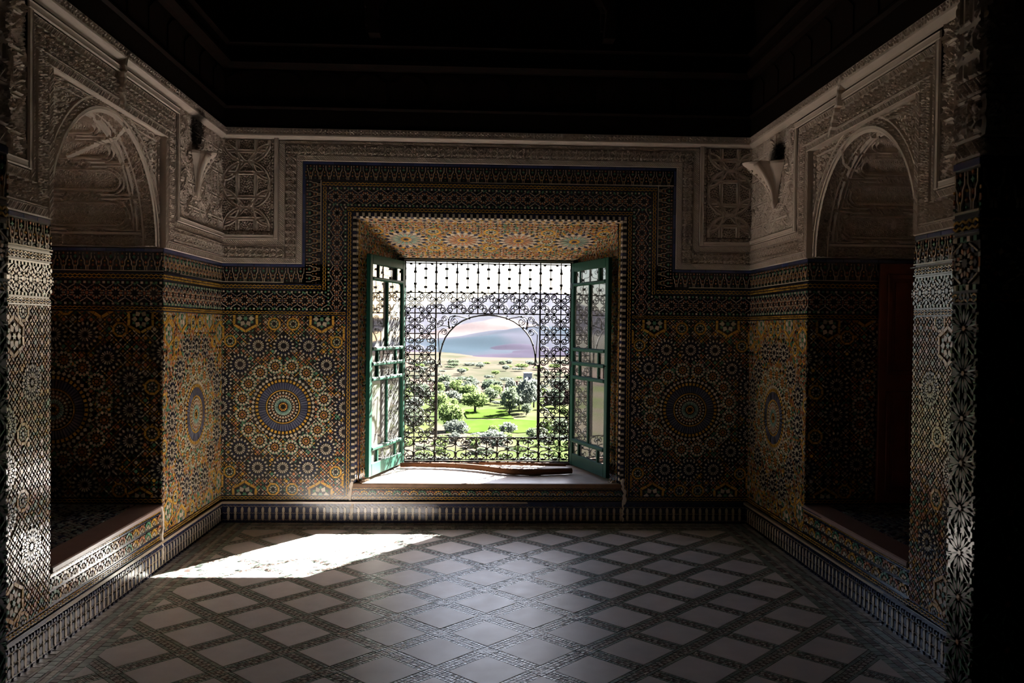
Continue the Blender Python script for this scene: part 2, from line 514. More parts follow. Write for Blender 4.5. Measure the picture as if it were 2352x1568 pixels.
PX = 0.00123
def zellige_panel(frame, rect, parent, centres, scale=1.0, name='mosaic_panel'):
    """panel of rosettes around one or more great wheels; rect in frame coords"""
    x0, x1, y0, y1 = rect
    fa = tuple(tuple(float(t) for t in q) for q in (frame.U, frame.V, frame.N))
    root = Mosaic(rect); rs = []
    lay = []
    k = PX * scale
    for cx, cy in centres:
        lay.append((medallion, cx, cy, 205 * k, 0))
        for i in range(16):
            a = (i + .5) * PI / 8
            lay.append((ros_green, cx + 262 * k * math.cos(a), cy + 262 * k * math.sin(a), 47 * k, a))
        for ax, ay in ((0, 388), (159, 388), (272, 269), (388, 159), (388, 0)):
            for sx in ((1, -1) if ax else (1,)):
                for sy in ((1, -1) if ay else (1,)):
                    lay.append((ros_navy, cx + sx * ax * k, cy + sy * ay * k, 72 * k, 0))
        for sy in (1, -1):
            for sx in (1, -1):
                lay += [(ros_flower, cx + sx * 240 * k, cy + sy * 560 * k, 82 * k, 0), (ros_ochre, cx + sx * 60 * k, cy + sy * 527 * k, 44 * k, 0),
                        (ros_ochre, cx + sx * 335 * k, cy + sy * 415 * k, 42 * k, 0), (ros_flower, cx + sx * 440 * k, cy + sy * 470 * k, 70 * k, 0),
                        (ros_navy, cx + sx * 560 * k, cy + sy * 300 * k, 72 * k, 0), (ros_ochre, cx + sx * 500 * k, cy + sy * 120 * k, 44 * k, 0),
                        (ros_green, cx + sx * 340 * k, cy + sy * 560 * k, 44 * k, 0), (ros_ochre, cx + sx * 500 * k, cy + sy * 560 * k, 44 * k, 0)]
    keep = []
    for t in lay:
        if all((t[1] - q[1]) ** 2 + (t[2] - q[2]) ** 2 > ((t[3] + q[3]) * .80) ** 2 for q in keep): keep.append(t)
    holes = []
    whole = []
    for fn, cx, cy, r, rot in keep:
        if cx + r < x0 or cx - r > x1 or cy + r < y0 or cy - r > y1: continue
        holes.append((cx, cy, r * 1.0))
        if cx - r >= x0 and cx + r <= x1 and cy - r >= y0 and cy + r <= y1: whole.append((fn, cx, cy, r))
        else: root.extend(fn(r), cx, cy)
    filler(root, rect, holes, 0.040 * scale)
    pan = root.build(name, frame, parent, bed=rect)
    pan['kind'] = 'stuff'
    for fn, cx, cy, r in whole:
        p = frame.pos(np.array([cx]), np.array([cy]), np.array([0.0]))[0]
        nm = 'medallion' if fn is medallion else 'rosette'
        o = obj(nm, rose_mesh(fn, r, fa), pan, tuple(p))
    return pan

# ---- bands: pieces in (s along, t across 0..w)
def band_teeth(L_, w):
    o = []; n = max(2, round(L_ / 0.047)); p = L_ / n
    for i in range(n):
        s = i * p
        o.append(([(s + p * .04, w * .05), (s + p * .46, w * .05), (s + p * .50, w * .5), (s + p * .46, w * .95), (s + p * .04, w * .95)], 'black' if i % 3 else 'navy'))
        o.append(([(s + p * .54, w * .05), (s + p * .96, w * .05), (s + p * .96, w * .95), (s + p * .54, w * .95), (s + p * .58, w * .5)], 'white'))
    return o
def band_ochre(L_, w):
    o = []; n = max(2, round(L_ / 0.030)); p = L_ / n
    o.append(([(0, 0), (L_, 0), (L_, w * .13), (0, w * .13)], 'navy')); o.append(([(0, w * .87), (L_, w * .87), (L_, w), (0, w)], 'navy'))
    for i in range(n):
        s = i * p
        o.append((ngon(4, min(p * .24, w * .17), 0, s + p / 2, w / 2), 'navy'))
        for sg in (1, -1):
            c = w / 2
            o.append(([(s + p * .02, c + sg * w * .03), (s + p * .5, c + sg * w * .22), (s + p * .98, c + sg * w * .03), (s + p * .98, c + sg * w * .20), (s + p * .5, c + sg * w * .345), (s + p * .02, c + sg * w * .20)], 'ochre'))
    return o
def ribbon(pts, wd, col):
    o = []
    for (a, b) in zip(pts[:-1], pts[1:]):
        dx, dy = b[0] - a[0], b[1] - a[1]; l = math.hypot(dx, dy) or 1
        nx, ny = -dy / l * wd / 2, dx / l * wd / 2; ex, ey = dx / l * wd * .25, dy / l * wd * .25
        o.append(([(a[0] + nx - ex, a[1] + ny - ey), (a[0] - nx - ex, a[1] - ny - ey), (b[0] - nx + ex, b[1] - ny + ey), (b[0] + nx + ex, b[1] + ny + ey)], col))
    return o
def band_lambrequin(L_, w):
    o = []; n = max(1, round(L_ / 0.073)); p = L_ / n
    o.append(([(0, 0), (L_, 0), (L_, w * .045), (0, w * .045)], 'white'))
    for i in range(n):
        s = i * p; h = p / 2
        for sg, c in ((1, s + h), (-1, s + h)):
            pts = [(c + sg * h * .18, w * .06), (c + sg * h * .18, w * .22), (c + sg * h * .42, w * .34), (c + sg * h * .42, w * .52), (c + sg * h * .72, w * .66), (c + sg * h * .74, w * .94)]
            o += ribbon(pts, p * .085, 'cream')
        o += [(star(4, p * .15, p * .07, 0, s + h, w * .46), 'terra'), (ngon(4, p * .09, 0, s + h, w * .26), 'ochre'), (star(4, p * .19, p * .09, 0, s + h, w * .74), 'green'),
              (ngon(4, p * .11, 0, s + h, w * .91), 'terra'), (star(4, p * .14, p * .06, 0, s, w * .30), 'terra'), (ngon(4, p * .08, 0, s, w * .52), 'ochre'), (ngon(4, p * .07, 0, s, w * .13), 'green')]
        for cx, cy, r in ((s + h * .55, w * .15, .1), (s + h * 1.45, w * .15, .1), (s + h * .28, w * .82, .09), (s + h * 1.72, w * .82, .09), (s + h * .75, w * .60, .11), (s + h * 1.25, w * .60, .11)):
            o.append((ngon(6, p * r, 0, cx, cy), 'black'))
    return o
def band_lattice(L_, w):
    o = []; n = max(1, round(L_ / (w * .80))); p = L_ / n
    e = w * .09
    m = max(2, round(L_ / (w * .2))); q = L_ / m
    for t0 in (0, w - e):
        for i in range(m):
            o.append((ngon(4, q * .36, PI / 4, (i + .5) * q, t0 + e / 2), 'green' if i % 2 else 'white'))
    hw = (w - 2 * e)
    for i in range(n):
        cx, cy = (i + .5) * p, w / 2
        o.append((star(8, hw * .15, hw * .09, 0, cx, cy), 'black'))
        o += [([(cx + x, cy + y) for x, y in pl], c) for pl, c in petals(8, hw * .15, hw * .23, hw * .33, .66, 'cream')]
        o += [([(cx + x, cy + y) for x, y in pl], c) for pl, c in petals(8, hw * .21, hw * .30, hw * .38, .50, 'terra', PI / 8)]
        o += [([(cx + x, cy + y) for x, y in pl], c) for pl, c in petals(8, hw * .36, hw * .42, hw * .50, .62, 'navy')]
        for sg in (1, -1):
            o.append((star(8, hw * .11, hw * .065, 0, i * p, cy + sg * hw * .40), 'black'))
            o.append((star(4, hw * .10, hw * .05, 0, cx + p * .0, cy + sg * hw * .49), 'green'))
            o += ribbon([(i * p + p * .02, cy + sg * hw * .25), (cx - p * .14, cy + sg * hw * .46)], hw * .045, 'cream')
            o += ribbon([(i * p + p * .98, cy + sg * hw * .25), (cx + p * .14, cy + sg * hw * .46)], hw * .045, 'cream')
        o.append((star(8, hw * .12, hw * .07, 0, i * p, cy), 'terra'))
        o += [([(i * p + x, cy + y) for x, y in pl], c) for pl, c in petals(8, hw * .12, hw * .17, hw * .23, .7, 'white')]
    return o
def band_flower(L_, w):
    o = []; n = max(1, round(L_ / (w * 1.45))); p = L_ / n
    for i in range(n):
        cx = (i + .5) * p; col = ('terra', 'ochre', 'green')[i % 3]
        for j in range(5):
            a = PI * (j + .5) / 5
            o.append(([(cx + x, w * .08 + y) for x, y in (pol(w * .16, a), pol(w * .42, a - .24), pol(w * .58, a), pol(w * .42, a + .24))], 'white'))
            o.append(([(cx + x, w * .08 + y) for x, y in (pol(w * .62, a - .28), pol(w * .84, a - .25), pol(w * .84, a + .25), pol(w * .62, a + .28))], col))
        for q in range(3):
            o.append((star(4, w * .11, w * .05, 0, i * p, w * (.2 + .3 * q)), ('green', 'white', 'terra')[q]))
        o.append((ngon(6, w * .08, 0, i * p + p * .14, w * .82), 'white')); o.append((ngon(6, w * .08, 0, i * p + p * .86, w * .82), 'black'))
    return o
def band_line(col):
    def f(L_, w):
        n = max(1, round(L_ / 0.12)); p = L_ / n
        return [([(i * p + .0008, w * .06), ((i + 1) * p - .0008, w * .06), ((i + 1) * p - .0008, w * .94), (i * p + .0008, w * .94)], col) for i in range(n)]
    return f
def lay_band(m, fn, a, b, side, w):
    """run a band from a to b (2D), its width growing to the given side vector"""
    dx, dy = b[0] - a[0], b[1] - a[1]; L_ = math.hypot(dx, dy); dx /= L_; dy /= L_
    for poly, col in fn(L_, w):
        m.add([(a[0] + dx * s + side[0] * t, a[1] + dy * s + side[1] * t) for s, t in poly], col)

# ------------------------------------------------------------------ carved plaster: height fields
def sm(x, e=0.15): return np.clip(x / e * .5 + .5, 0, 1) ** 2 * (3 - 2 * np.clip(x / e * .5 + .5, 0, 1))
def carve_floral(s, t, w, P=None):
    P = P or w * 1.15
    x = s / P; y = (t / w - .5) * 2
    a = 2 * PI * x
    h = np.maximum(sm(.13 - np.abs(y - .52 * np.sin(a)), .06), sm(.13 - np.abs(y + .52 * np.sin(a)), .06))
    fx = (x % .5) / .5 - .5
    h = np.maximum(h, sm(.22 - np.sqrt((fx * 1.1) ** 2 + (y * .5) ** 2), .05) * (0.6 + 0.4 * np.cos(6 * np.arctan2(y * .5, fx * 1.1))))
    gx = ((x + .25) % .5) / .5 - .5
    for sg in (1, -1):
        yy = y - sg * .60
        d = np.sqrt((gx * 1.0) ** 2 + (yy * .62) ** 2); an = np.arctan2(yy * .62, gx)
        h = np.maximum(h, sm(.20 + .06 * np.cos(5 * an) - d, .05))
    h = h * (.72 + .28 * np.cos(9 * a) * np.cos(7 * y))
    h = np.maximum(h, sm(np.abs(y) - .90, .04))
    return h
def carve_hatch(s, t, w, P=0.016):
    y = t / w
    return np.maximum(.5 * sm(np.sin(2 * PI * (s + t) / P), .5), sm(np.abs(y - .5) - .40, .05))
def carve_frieze(s, t, w, P=0.055):
    x = (s / P) % 1 - .5; y = (t / w - .5)
    d = np.sqrt(x * x + y * y * 1.2); an = np.arctan2(y, x)
    h = sm(.30 + .10 * np.cos(4 * an) - d, .05) - sm(.15 - d, .05) * .7
    h = np.maximum(h, sm(.06 - np.abs(np.abs(x) - .42), .04))
    return np.maximum(h, sm(np.abs(y) - .42, .03))
def carve_chain(s, t, w, P=0.05):
    x = (s / P) % 1 - .5; y = (t / w - .5) * 2
    d = np.sqrt((x * 2) ** 2 + y ** 2)
    return np.maximum(sm(.75 - d, .1) - .8 * sm(.40 - d, .1), sm(np.abs(y) - .88, .05))
def carve_fill(s, t, P=0.05):
    x = s / P; y = t / P
    v = np.sin(2 * PI * x + 1.1 * np.sin(2 * PI * y)) * np.sin(2 * PI * y + 1.3 * np.sin(2 * PI * x * .5))
    return sm(np.abs(v) - .35, .18)
def carve_ovals(s, t, w, h_, px=None, py=0.36):
    """strapwork of crossing circles and bars with leaf fill"""
    px = px or w
    x = ((s / px) % 1 - .5) * px; y = ((t / py) % 1 - .5) * py
    bw = 0.011
    strap = np.full(np.shape(s), 9.0)
    for cx, cy, r in ((0, py / 2, px * .48), (0, -py / 2, px * .48), (px / 2, 0, px * .36), (-px / 2, 0, px * .36)):
        strap = np.minimum(strap, np.abs(np.hypot(x - cx, y - cy) - r))
    strap = np.minimum(strap, np.where(np.abs(y) > py * .22, np.abs(np.abs(x) - px * .19), 9))
    strap = np.minimum(strap, np.where(np.abs(x) < px * .4, np.abs(np.abs(y) - py * .235), 9))
    strap = np.minimum(strap, np.where(np.abs(y) < py * .2, np.abs(np.abs(x) - np.abs(y) * .8 - px * .03), 9))
    a = sm(.0035 - np.abs(strap - bw), .0022) + .42 * sm(bw - .003 - strap, .003)
    return np.maximum(a, .62 * carve_fill(s, t, .040) * sm(strap - bw * 1.7, .004))
def carve_cartouche(s, t, t0, L2, ps=0.225, s0=0.16):
    """stack of long lobed cartouches tied by plaited bars; s across the stack, t along the cartouche"""
    y = ((s - s0) / ps + .5) % 1 - .5; y = y * ps
    x = t - t0
    r = ps * .335; lx = np.maximum(np.abs(x) - (L2 - r), 0)
    d = np.hypot(lx, y) - r
    ring = np.abs(d - .006)
    zx = (x / .075) % 1; tri = np.abs(zx - .5) * 2
    plait = np.where(np.abs(x) < L2 * .45, np.abs((np.abs(y) - ps * .5) + ps * .17 * (tri - .2)), 9)
    tie = np.where(np.abs(x) > L2 * .45, np.abs(np.abs(y) - ps * .5), 9)
    side_ = np.abs(np.abs(x) - (L2 + .045))
    k = np.minimum(np.minimum(ring, plait), np.minimum(tie, side_))
    bw = .012
    hat = .22 * sm(np.sin(2 * PI * (s + t) / .011), .6)
    a = sm(.0045 - np.abs(k - bw), .002) + (.10 + .6 * hat) * sm(bw - .003 - k, .003)
    return np.maximum(a, .34 * carve_fill(s, t, .028) * sm(k - bw * 1.5, .004))
def grid_mesh(name, P, keep=None, flip=False, mats=None, parent=None, smooth=False):
    """P (nu, nv, 3) vertex grid"""
    nu, nv = P.shape[:2]
    i = np.arange(nu * nv).reshape(nu, nv)
    q = np.stack([i[:-1, :-1], i[1:, :-1], i[1:, 1:], i[:-1, 1:]], axis=2)
    if keep is not None: q = q[keep]
    q = q.reshape(-1, 4)
    if flip: q = q[:, ::-1]
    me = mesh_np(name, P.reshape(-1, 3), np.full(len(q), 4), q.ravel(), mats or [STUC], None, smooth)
    return obj(name, me, parent)
def relief(name, frame, u0, u1, v0, v1, fn, parent, amp=0.010, res=0.0045, n0=0.0, along='u', erode=0.0, kind=None):
    """fn(s, t, w) with s along the run and t across it"""
    nu = max(3, int(round((u1 - u0) / res)) + 1); nv = max(3, int(round((v1 - v0) / res)) + 1)
    u = np.linspace(u0, u1, nu); v = np.linspace(v0, v1, nv)
    U, V = np.meshgrid(u, v, indexing='ij')
    h = fn(U - u0, V - v0, v1 - v0) if along == 'u' else fn(V - v0, U - u0, u1 - u0)
    n = n0 + amp * h
    if erode:
        q = np.sin(U * 61 + 2 * np.sin(V * 37)) * np.sin(V * 57 + 2.3 * np.sin(U * 43)) + .5 * np.sin(U * 171 + 3 * np.sin(V * 97)) * np.sin(V * 149)
        n = n0 + (n - n0) * (1 - erode * sm(q - .1, .5))
    n[0, :] = n[-1, :] = n0 - .006; n[:, 0] = n[:, -1] = n0 - .006
    o = grid_mesh(name, frame.pos(U, V, n), None, frame.flip, None, parent)
    if kind: o['kind'] = kind
    return o
def strip(mb, frame, prof, a, b, along='u'):
    """moulding: profile points (across, n) swept straight from a to b"""
    vs = []
    for s in (a, b):
        for t, n in prof:
            vs.append(frame.pos(np.array([s if along == 'u' else t]), np.array([t if along == 'u' else s]), np.array([n]))[0])
    k = len(prof)
    fs = [(i, i + 1, k + i + 1, k + i) for i in range(k - 1)]
    fs += [tuple(range(k)), tuple(range(2 * k - 1, k - 1, -1))]
    mb.add(vs, fs)
# ================================================================== STRUCTURE
def struct(o): o['kind'] = 'structure'; return o

# ---- floor: bed, marble lozenges, mosaic strips, borders
fl = MB(); fl.box(-4.2, 4.4, -3.6, D + .02, -0.25, -0.006)
floor = struct(fl.build('floor', FG4))
G, GXO, GDO = 0.23947, 0.05996, 5.50127
BX0, BX1, BY1 = XL + 0.25, XR - 0.25, D - 0.25
TH = 0.178                                    # half diagonal of a marble tile
def prism_tile(poly, h, bev=0.0015):
    n = len(poly); cx = sum(p[0] for p in poly) / n; cy = sum(p[1] for p in poly) / n
    vs = [(x, y, -0.006) for x, y in poly] + [(x, y, h - bev) for x, y in poly]
    vs += [(x + (cx - x) * .012, y + (cy - y) * .012, h) for x, y in poly]
    fs = [tuple(range(2 * n, 3 * n))]
    for k in (0, n): fs += [(k + i, k + (i + 1) % n, k + n + (i + 1) % n, k + n + i) for i in range(n)]
    return vs, fs
def poly_ccw(p):
    a = sum(p[i][0] * p[(i + 1) % len(p)][1] - p[(i + 1) % len(p)][0] * p[i][1] for i in range(len(p)))
    return p if a > 0 else p[::-1]
loz = [(TH, 0), (0, TH), (-TH, 0), (0, -TH)]
vs, fs = prism_tile(loz, 0.004)
tile_me = bpy.data.meshes.new('tile'); tile_me.from_pydata(vs, [], fs); tile_me.materials.append(MARB)
FY0 = 1.2
for u in range(-10, 11):
    for v in range(-6, 19):
        if (u + v) % 2 == 0: continue
        x, y = GXO + G * u, GDO - G * v
        if x - TH > BX1 or x + TH < BX0 or y - TH > BY1 or y < FY0: continue
        if x - TH >= BX0 and x + TH <= BX1 and y + TH <= BY1:
            o = obj('tile', tile_me, floor, (x, y, R.uniform(-.0006, .0006)))
            o.rotation_euler = (R.gauss(0, .0012), R.gauss(0, .0012), (R.randrange(4)) * PI / 2)
        else:
            p = clip_rect([(x + a, y + b) for a, b in loz], BX0, BX1, 0, BY1)
            if len(p) < 3: continue
            p = [(a - x, b - y) for a, b in poly_ccw(p)]
            if max(q[0] for q in p) - min(q[0] for q in p) < .03 or max(q[1] for q in p) - min(q[1] for q in p) < .03: continue
            vs, fs = prism_tile(p, 0.004)
            me = bpy.data.meshes.new('tile'); me.from_pydata(vs, [], fs); me.materials.append(MARB)
            obj('tile', me, floor, (x, y, 0))
FF = Frame((0, 0, 0), (1, 0, 0), (0, 1, 0), (0, 0, 1))
ms = Mosaic((BX0, BX1, FY0 - .4, BY1))
side = (G - TH) / math.sqrt(2) * 2            # strip width
def strip_seg(cx, cy, ang, L_):
    """one strip between two crossings, three rows of small cut pieces"""
    c, s = math.cos(ang), math.sin(ang)
    def W(a, b): return (cx + a * c - b * s, cy + a * s + b * c)
    w = side * .5 - .002
    n = 14; p = L_ / n
    for i in range(n):
        a = -L_ / 2 + i * p
        for sg in (1, -1):
            ms.add([W(a + .001, sg * w * .56), W(a + p - .001, sg * w * .56), W(a + p - .001, sg * w), W(a + .001, sg * w)], 0)
        j = .35 * p if i % 2 else -.1 * p
        ms.add([W(a + .001, -w * .50), W(a + p * .5 + j, -w * .50), W(a + p * .5 - j * .6, w * .02), W(a + .001, w * .02)], 1 if i % 2 else 2)
        ms.add([W(a + p * .5 + j + .001, -w * .50), W(a + p - .001, -w * .50), W(a + p - .001, w * .02), W(a + p * .5 - j * .6 + .001, w * .02)], 2 if i % 3 else 1)
        ms.add([W(a + .001, w * .06), W(a + p * .62 + j * .4, w * .06), W(a + p * .38, w * .50), W(a + .001, w * .50)], 2 if i % 2 else 1)
        ms.add([W(a + p * .62 + j * .4 + .001, w * .06), W(a + p - .001, w * .06), W(a + p - .001, w * .50), W(a + p * .38 + .001, w * .50)], 0 if i % 3 else 1)
tl = TH * math.sqrt(2)
for u in range(-10, 11):
    for v in range(-6, 19):
        if (u + v) % 2: continue
        x, y = GXO + G * u, GDO - G * v
        if y < FY0 - .3: continue
        for du, dv in ((1, 1), (1, -1)):
            mx, my = x + G * du / 2, y - G * dv / 2
            strip_seg(mx, my, math.atan2(-dv, du), tl)
        hs = side * .5 - .002                  # crossing block: a little chequer
        for a in range(5):
            for b in range(5):
                e = 2 * hs / 5; ca, cb = -hs + (a + .5) * e, -hs + (b + .5) * e; g = e * .46
                ms.add([(x + (p_ - q_) * .70711, y + (p_ + q_) * .70711) for p_, q_ in ((ca - g, cb - g), (ca + g, cb - g), (ca + g, cb + g), (ca - g, cb + g))], (0, 2, 0, 1)[(a * 2 + b * 3) % 4] if (a in (0, 4) or b in (0, 4)) else (2 if (a + b) % 2 else 1))
st = ms.build('mosaic_strips', FF, floor, h=0.003, base=-.006, tilt=0.03, mats=[FG1, FG2, FG3]); st['kind'] = 'stuff'
mb_ = Mosaic()
def border(ax, lo, hi, sgn, c0):
    """rows of little slabs parallel to a wall; c0 wall line, sgn into the room"""
    rows = [(0.0, .05, 1, .05), (.052, .014, 2, .06), (.068, .040, 0, .045), (.110, .014, 2, .06), (.126, .030, 1, .03), (.158, .014, 0, .06), (.174, .034, 2, .035), (.210, .040, 0, .05)]
    for off, w, ci, step in rows:
        n = int((hi - lo) / step)
        for i in range(n):
            a = lo + (hi - lo) * i / n + .001; b = lo + (hi - lo) * (i + 1) / n - .001
            c1, c2 = c0 + sgn * off, c0 + sgn * (off + w)
            k = ci if (i % 4 or ci == 0) else 1
            mb_.add([(c1, a), (c2, a), (c2, b), (c1, b)] if ax == 0 else [(a, c1), (b, c1), (b, c2), (a, c2)], k)
border(0, JY1, D, 1, XL); border(0, JY1, D, -1, XR); border(1, XL + .25, XR - .25, -1, D)
bo = mb_.build('mosaic_border', FF, floor, h=0.003, base=-.006, tilt=0.025, mats=[FG1, FG2, FG3]); bo['kind'] = 'stuff'

# ---- wall cores
def splay(x0, x1, y): return None
w = MB()
SY = 7.58                                      # inner splay ends here
SX0, SX1, SZ1 = -0.70, 0.875, 2.15
ZT = CEIL
w.prism([(-4.2, D + .004), (WX0, D + .004), (SX0, SY), (GX0 - .01, SY), (GX0 - .01, OY), (-4.2, OY)], 2, -.2, ZT)
w.prism([(4.4, D + .004), (4.4, OY), (GX1 + .01, OY), (GX1 + .01, SY), (SX1, SY), (WX1, D + .004)], 2, -.2, ZT)
w.prism([(D + .004, -.2), (OY, -.2), (OY, GZ0 - .03), (SY, GZ0 - .03), (D + .004, WZ0 - .03)], 0, WX0 - .02, WX1 + .02)
w.prism([(D + .004, WZ1), (SY, SZ1), (OY, SZ1), (OY, ZT), (D + .004, ZT)], 0, WX0 - .02, WX1 + .02)
wall_back = struct(w.build('wall_back', DULL))
def side_wall(name, xin, sgn, niche, depth):
    n0, n1 = niche
    m = MB()
    xo = xin - sgn * 1.25; xi = xin - sgn * .004; xd = xin - sgn * depth
    m.box(xo, xi, n1 + .004, D + .05, -.2, ZT)
    m.box(xo, xi, JY0, n0 - .004, -.2, ZT)
    m.box(xo, xi, n0 - .004, n1 + .004, -.2, NZ0 - .03)
    m.box(xo, xi - sgn * .03, n0 - .004, n1 + .004, NZ1 + .02, ZT)
    m.box(xo, xi, n0 - .3, n1 + .3, NZ1 + .015, ZT)
    m.box(xo, xd, n0 - .004, n1 + .004, -.2, ZT)
    return struct(m.build(name, DULL))
DL, DR = 0.95, 0.82
wall_left = side_wall('wall_left', XL, 1, NL, DL)
wall_right = side_wall('wall_right', XR, -1, NR, DR)
w = MB()
w.box(-4.2, JXL - .004, JY0 + .004, JY1 - .004, -.2, ZT); w.box(JXR + .004, 4.4, JY0 + .004, JY1 - .004, -.2, ZT)
w.box(JXL - .01, JXR + .01, JY0, JY1, 3.35, ZT)
wall_front = struct(w.build('wall_front', DULL))
w = MB(); w.box(-4.3, -4.1, -3.6, JY1, -.2, ZT); wl2 = struct(w.build('wall_hall_left', HALL))
w = MB(); w.box(4.3, 4.5, -3.6, JY1, -.2, ZT); wr2 = struct(w.build('wall_hall_right', HALL))
w = MB(); w.box(-4.3, 4.5, -3.8, -3.6, -.2, ZT); wb2 = struct(w.build('wall_hall_back', HALL))

# ---- ceiling: dark painted timber above the plaster cornice
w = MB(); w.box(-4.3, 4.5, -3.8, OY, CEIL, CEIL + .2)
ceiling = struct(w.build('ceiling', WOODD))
for i in range(9):
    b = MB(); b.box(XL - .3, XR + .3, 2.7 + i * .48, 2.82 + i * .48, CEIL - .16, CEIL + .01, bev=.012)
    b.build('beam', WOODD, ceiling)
def timber(parent, fr, u0, u1):
    b = MB()
    for z0, z1, n0 in ((H + .002, 3.225, .025), (3.255, 3.535, .012), (3.60, 3.70, .050), (3.74, CEIL, .0)):
        P = [fr.pos(np.array([u]), np.array([z]), np.array([n]))[0] for u in (u0, u1) for z in (z0, z1) for n in (-.02, n0)]
        b.box(min(p[0] for p in P), max(p[0] for p in P), min(p[1] for p in P), max(p[1] for p in P), z0, z1, bev=.004)
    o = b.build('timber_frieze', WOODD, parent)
    for z0, z1, n0 in ((3.225, 3.255, .045), (3.535, 3.60, .085), (3.70, 3.74, .075)):
        q = MB()
        strip(q, fr, [(z0, -.01), (z0, n0 * .6), ((z0 + z1) / 2, n0), (z1, n0 * .9), (z1, -.01)], u0, u1)
        q.build('moulding', WOODP, o)
    n = int((u1 - u0) / .30); p = (u1 - u0) / n
    for i in range(n):                          # painted panels of the frieze
        q = MB()
        a, c = u0 + i * p + .02, u0 + (i + 1) * p - .02
        pts = [(a, 3.28), (c, 3.28), (c, 3.44), ((a + c) / 2 + .06, 3.50), ((a + c) / 2, 3.52), ((a + c) / 2 - .06, 3.50), (a, 3.44)]
        vs = [fr.pos(np.array([x]), np.array([z]), np.array([h_]))[0] for h_ in (.010, .020) for x, z in pts]
        k = len(pts)
        q.add(vs, [tuple(range(k, 2 * k))] + [(i_, (i_ + 1) % k, k + (i_ + 1) % k, k + i_) for i_ in range(k)])
        q.build('panel', WOODP, o)
    return o
timber(wall_back, FB, XL, XR); timber(wall_left, FL, 0, D - JY1); timber(wall_right, FR, 0, D - JY1)
# stepped lobed bracket over the window, lost in the dark
for cx in (-.83, 1.0):
    b = MB()
    for i in range(7):
        b.box(cx - .07, cx + .07, D - .05 - .035 * i, D - .0, 3.74 + i * .13, 3.74 + (i + 1) * .13, bev=.006)
    b.build('stepped_bracket', WOODP, wall_back)
b = MB()
for i in range(14):
    a0, a1 = PI * i / 14, PI * (i + 1) / 14
    for s in (0,):
        p = []
        for a in (a0, a1):
            rr = .86 + .04 * abs(math.sin(a * 7))
            p.append((.085 + rr * math.cos(a), 3.78 + rr * 1.05 * math.sin(a)))
        q = [(.085 + (x - .085) * 1.1, 3.78 + (z - 3.78) * 1.1) for x, z in p[::-1]]
        b.prism(p + q, 1, D - .18, D - .002)
b.build('lobed_arch', WOODP, wall_back)

# ---- cornice of cut plaster with a cove beneath it
def cornice(n, fr, u0, u1, label):
    root = struct(empty('trim_%d' % n, tuple(fr.pos(np.array([(u0 + u1) / 2]), np.array([3.0]), np.array([0.0]))[0])))
    tmp = []
    o = relief('frieze', fr, u0, u1, 3.032, H, lambda s, t, w_: carve_frieze(s, t, w_), root, amp=.014, res=.0040, n0=.026); o['kind'] = 'stuff'
    q = MB()
    strip(q, fr, [(H + .001, -.01), (H + .001, .033), (3.031, .033), (3.029, .040), (3.018, .040), (3.010, .030), (2.998, .010), (2.992, -.006)], u0, u1)
    o2 = q.build('cove', STUC, root)
    for o in (o, o2): o.matrix_parent_inverse = Matrix.Translation(-root.location)
    return root
cornice(1, FB, XL, XR, ''); cornice(2, FL, 0, D - JY1, ''); cornice(3, FR, 0, D - JY1, '')

# ---- skirting of spindle tiles
def skirting(name, fr, u0, u1):
    Mz = Mosaic((u0, u1, 0.0, .175))
    pitch = 0.053; n = round((u1 - u0) / pitch); pitch = (u1 - u0) / n
    Mz.add([(u0, .158), (u1, .158), (u1, .175), (u0, .175)], 'cream')
    for i in range(n + 1):
        c = u0 + i * pitch
        Mz.add([(c - .2 * pitch, .144), (c, .155), (c + .2 * pitch, .144), (c, .134)], 'blue')
        for z in (.128, .075, .022):
            Mz.extend(ribbon([(c, z - .001), (c + pitch * .25, z + .006), (c + pitch * .5, z + .001)], .0028, 'cream'))
            Mz.extend(ribbon([(c + pitch * .5, z + .001), (c + pitch * .75, z + .006), (c + pitch, z - .001)], .0028, 'cream'))
        for z0, z1 in ((.080, .122), (.027, .069)):
            zc = (z0 + z1) / 2; cc = c + pitch * .5
            Mz.add([(cc + pitch * a, zc + (z1 - z0) * .5 * b) for a, b in ((-.14, -1), (.14, -1), (.27, -.45), (.27, .45), (.14, 1), (-.14, 1), (-.27, .45), (-.27, -.45))], 'navy')
        Mz.add([(c + pitch * .3, .133), (c + pitch * .7, .133), (c + pitch * .6, .154), (c + pitch * .4, .154)], 'navy')
        Mz.add([(c + pitch * .1, .001), (c + pitch * .9, .001), (c + pitch * .7, .016), (c + pitch * .3, .016)], 'navy')
    base = struct(Mz.build(name, fr, None, h=.0045, bed=(u0, u1, 0, .176)))
    base.data.materials[0] = MATS['navy']
    # white spindles, each a tile of its own
    zs = [(.020, .30), (.040, .10), (.050, .14), (.072, .30), (.076, .30), (.098, .12), (.108, .12), (.128, .28)]
    prof = [(.024, .07), (.036, .19), (.058, .20), (.070, .10), (.075, .22), (.080, .10), (.092, .20), (.114, .19), (.126, .07)]
    poly = [(a * pitch, z) for z, a in prof] + [(-a * pitch, z) for z, a in prof[::-1]]
    mm = Mosaic(); mm.add(poly, 'white')
    o = mm.build('spindle_tile', Frame((0, 0, 0), fr.U, fr.V, fr.N), None, h=.0065)
    me = o.data; bpy.data.objects.remove(o)
    for i in range(n + 1):
        c = u0 + i * pitch
        if i in (0, n): continue
        obj('spindle_tile', me, base, tuple(fr.pos(np.array([c]), np.array([0.0]), np.array([0.0]))[0]))
    return base
skirting('baseboard_back', FB.shifted(n=.012), XL + .012, XR - .012)
skirting('baseboard_left', FL.shifted(n=.012), .016, D - 3.2)
skirting('baseboard_right', FR.shifted(n=.012), .016, D - 3.2)

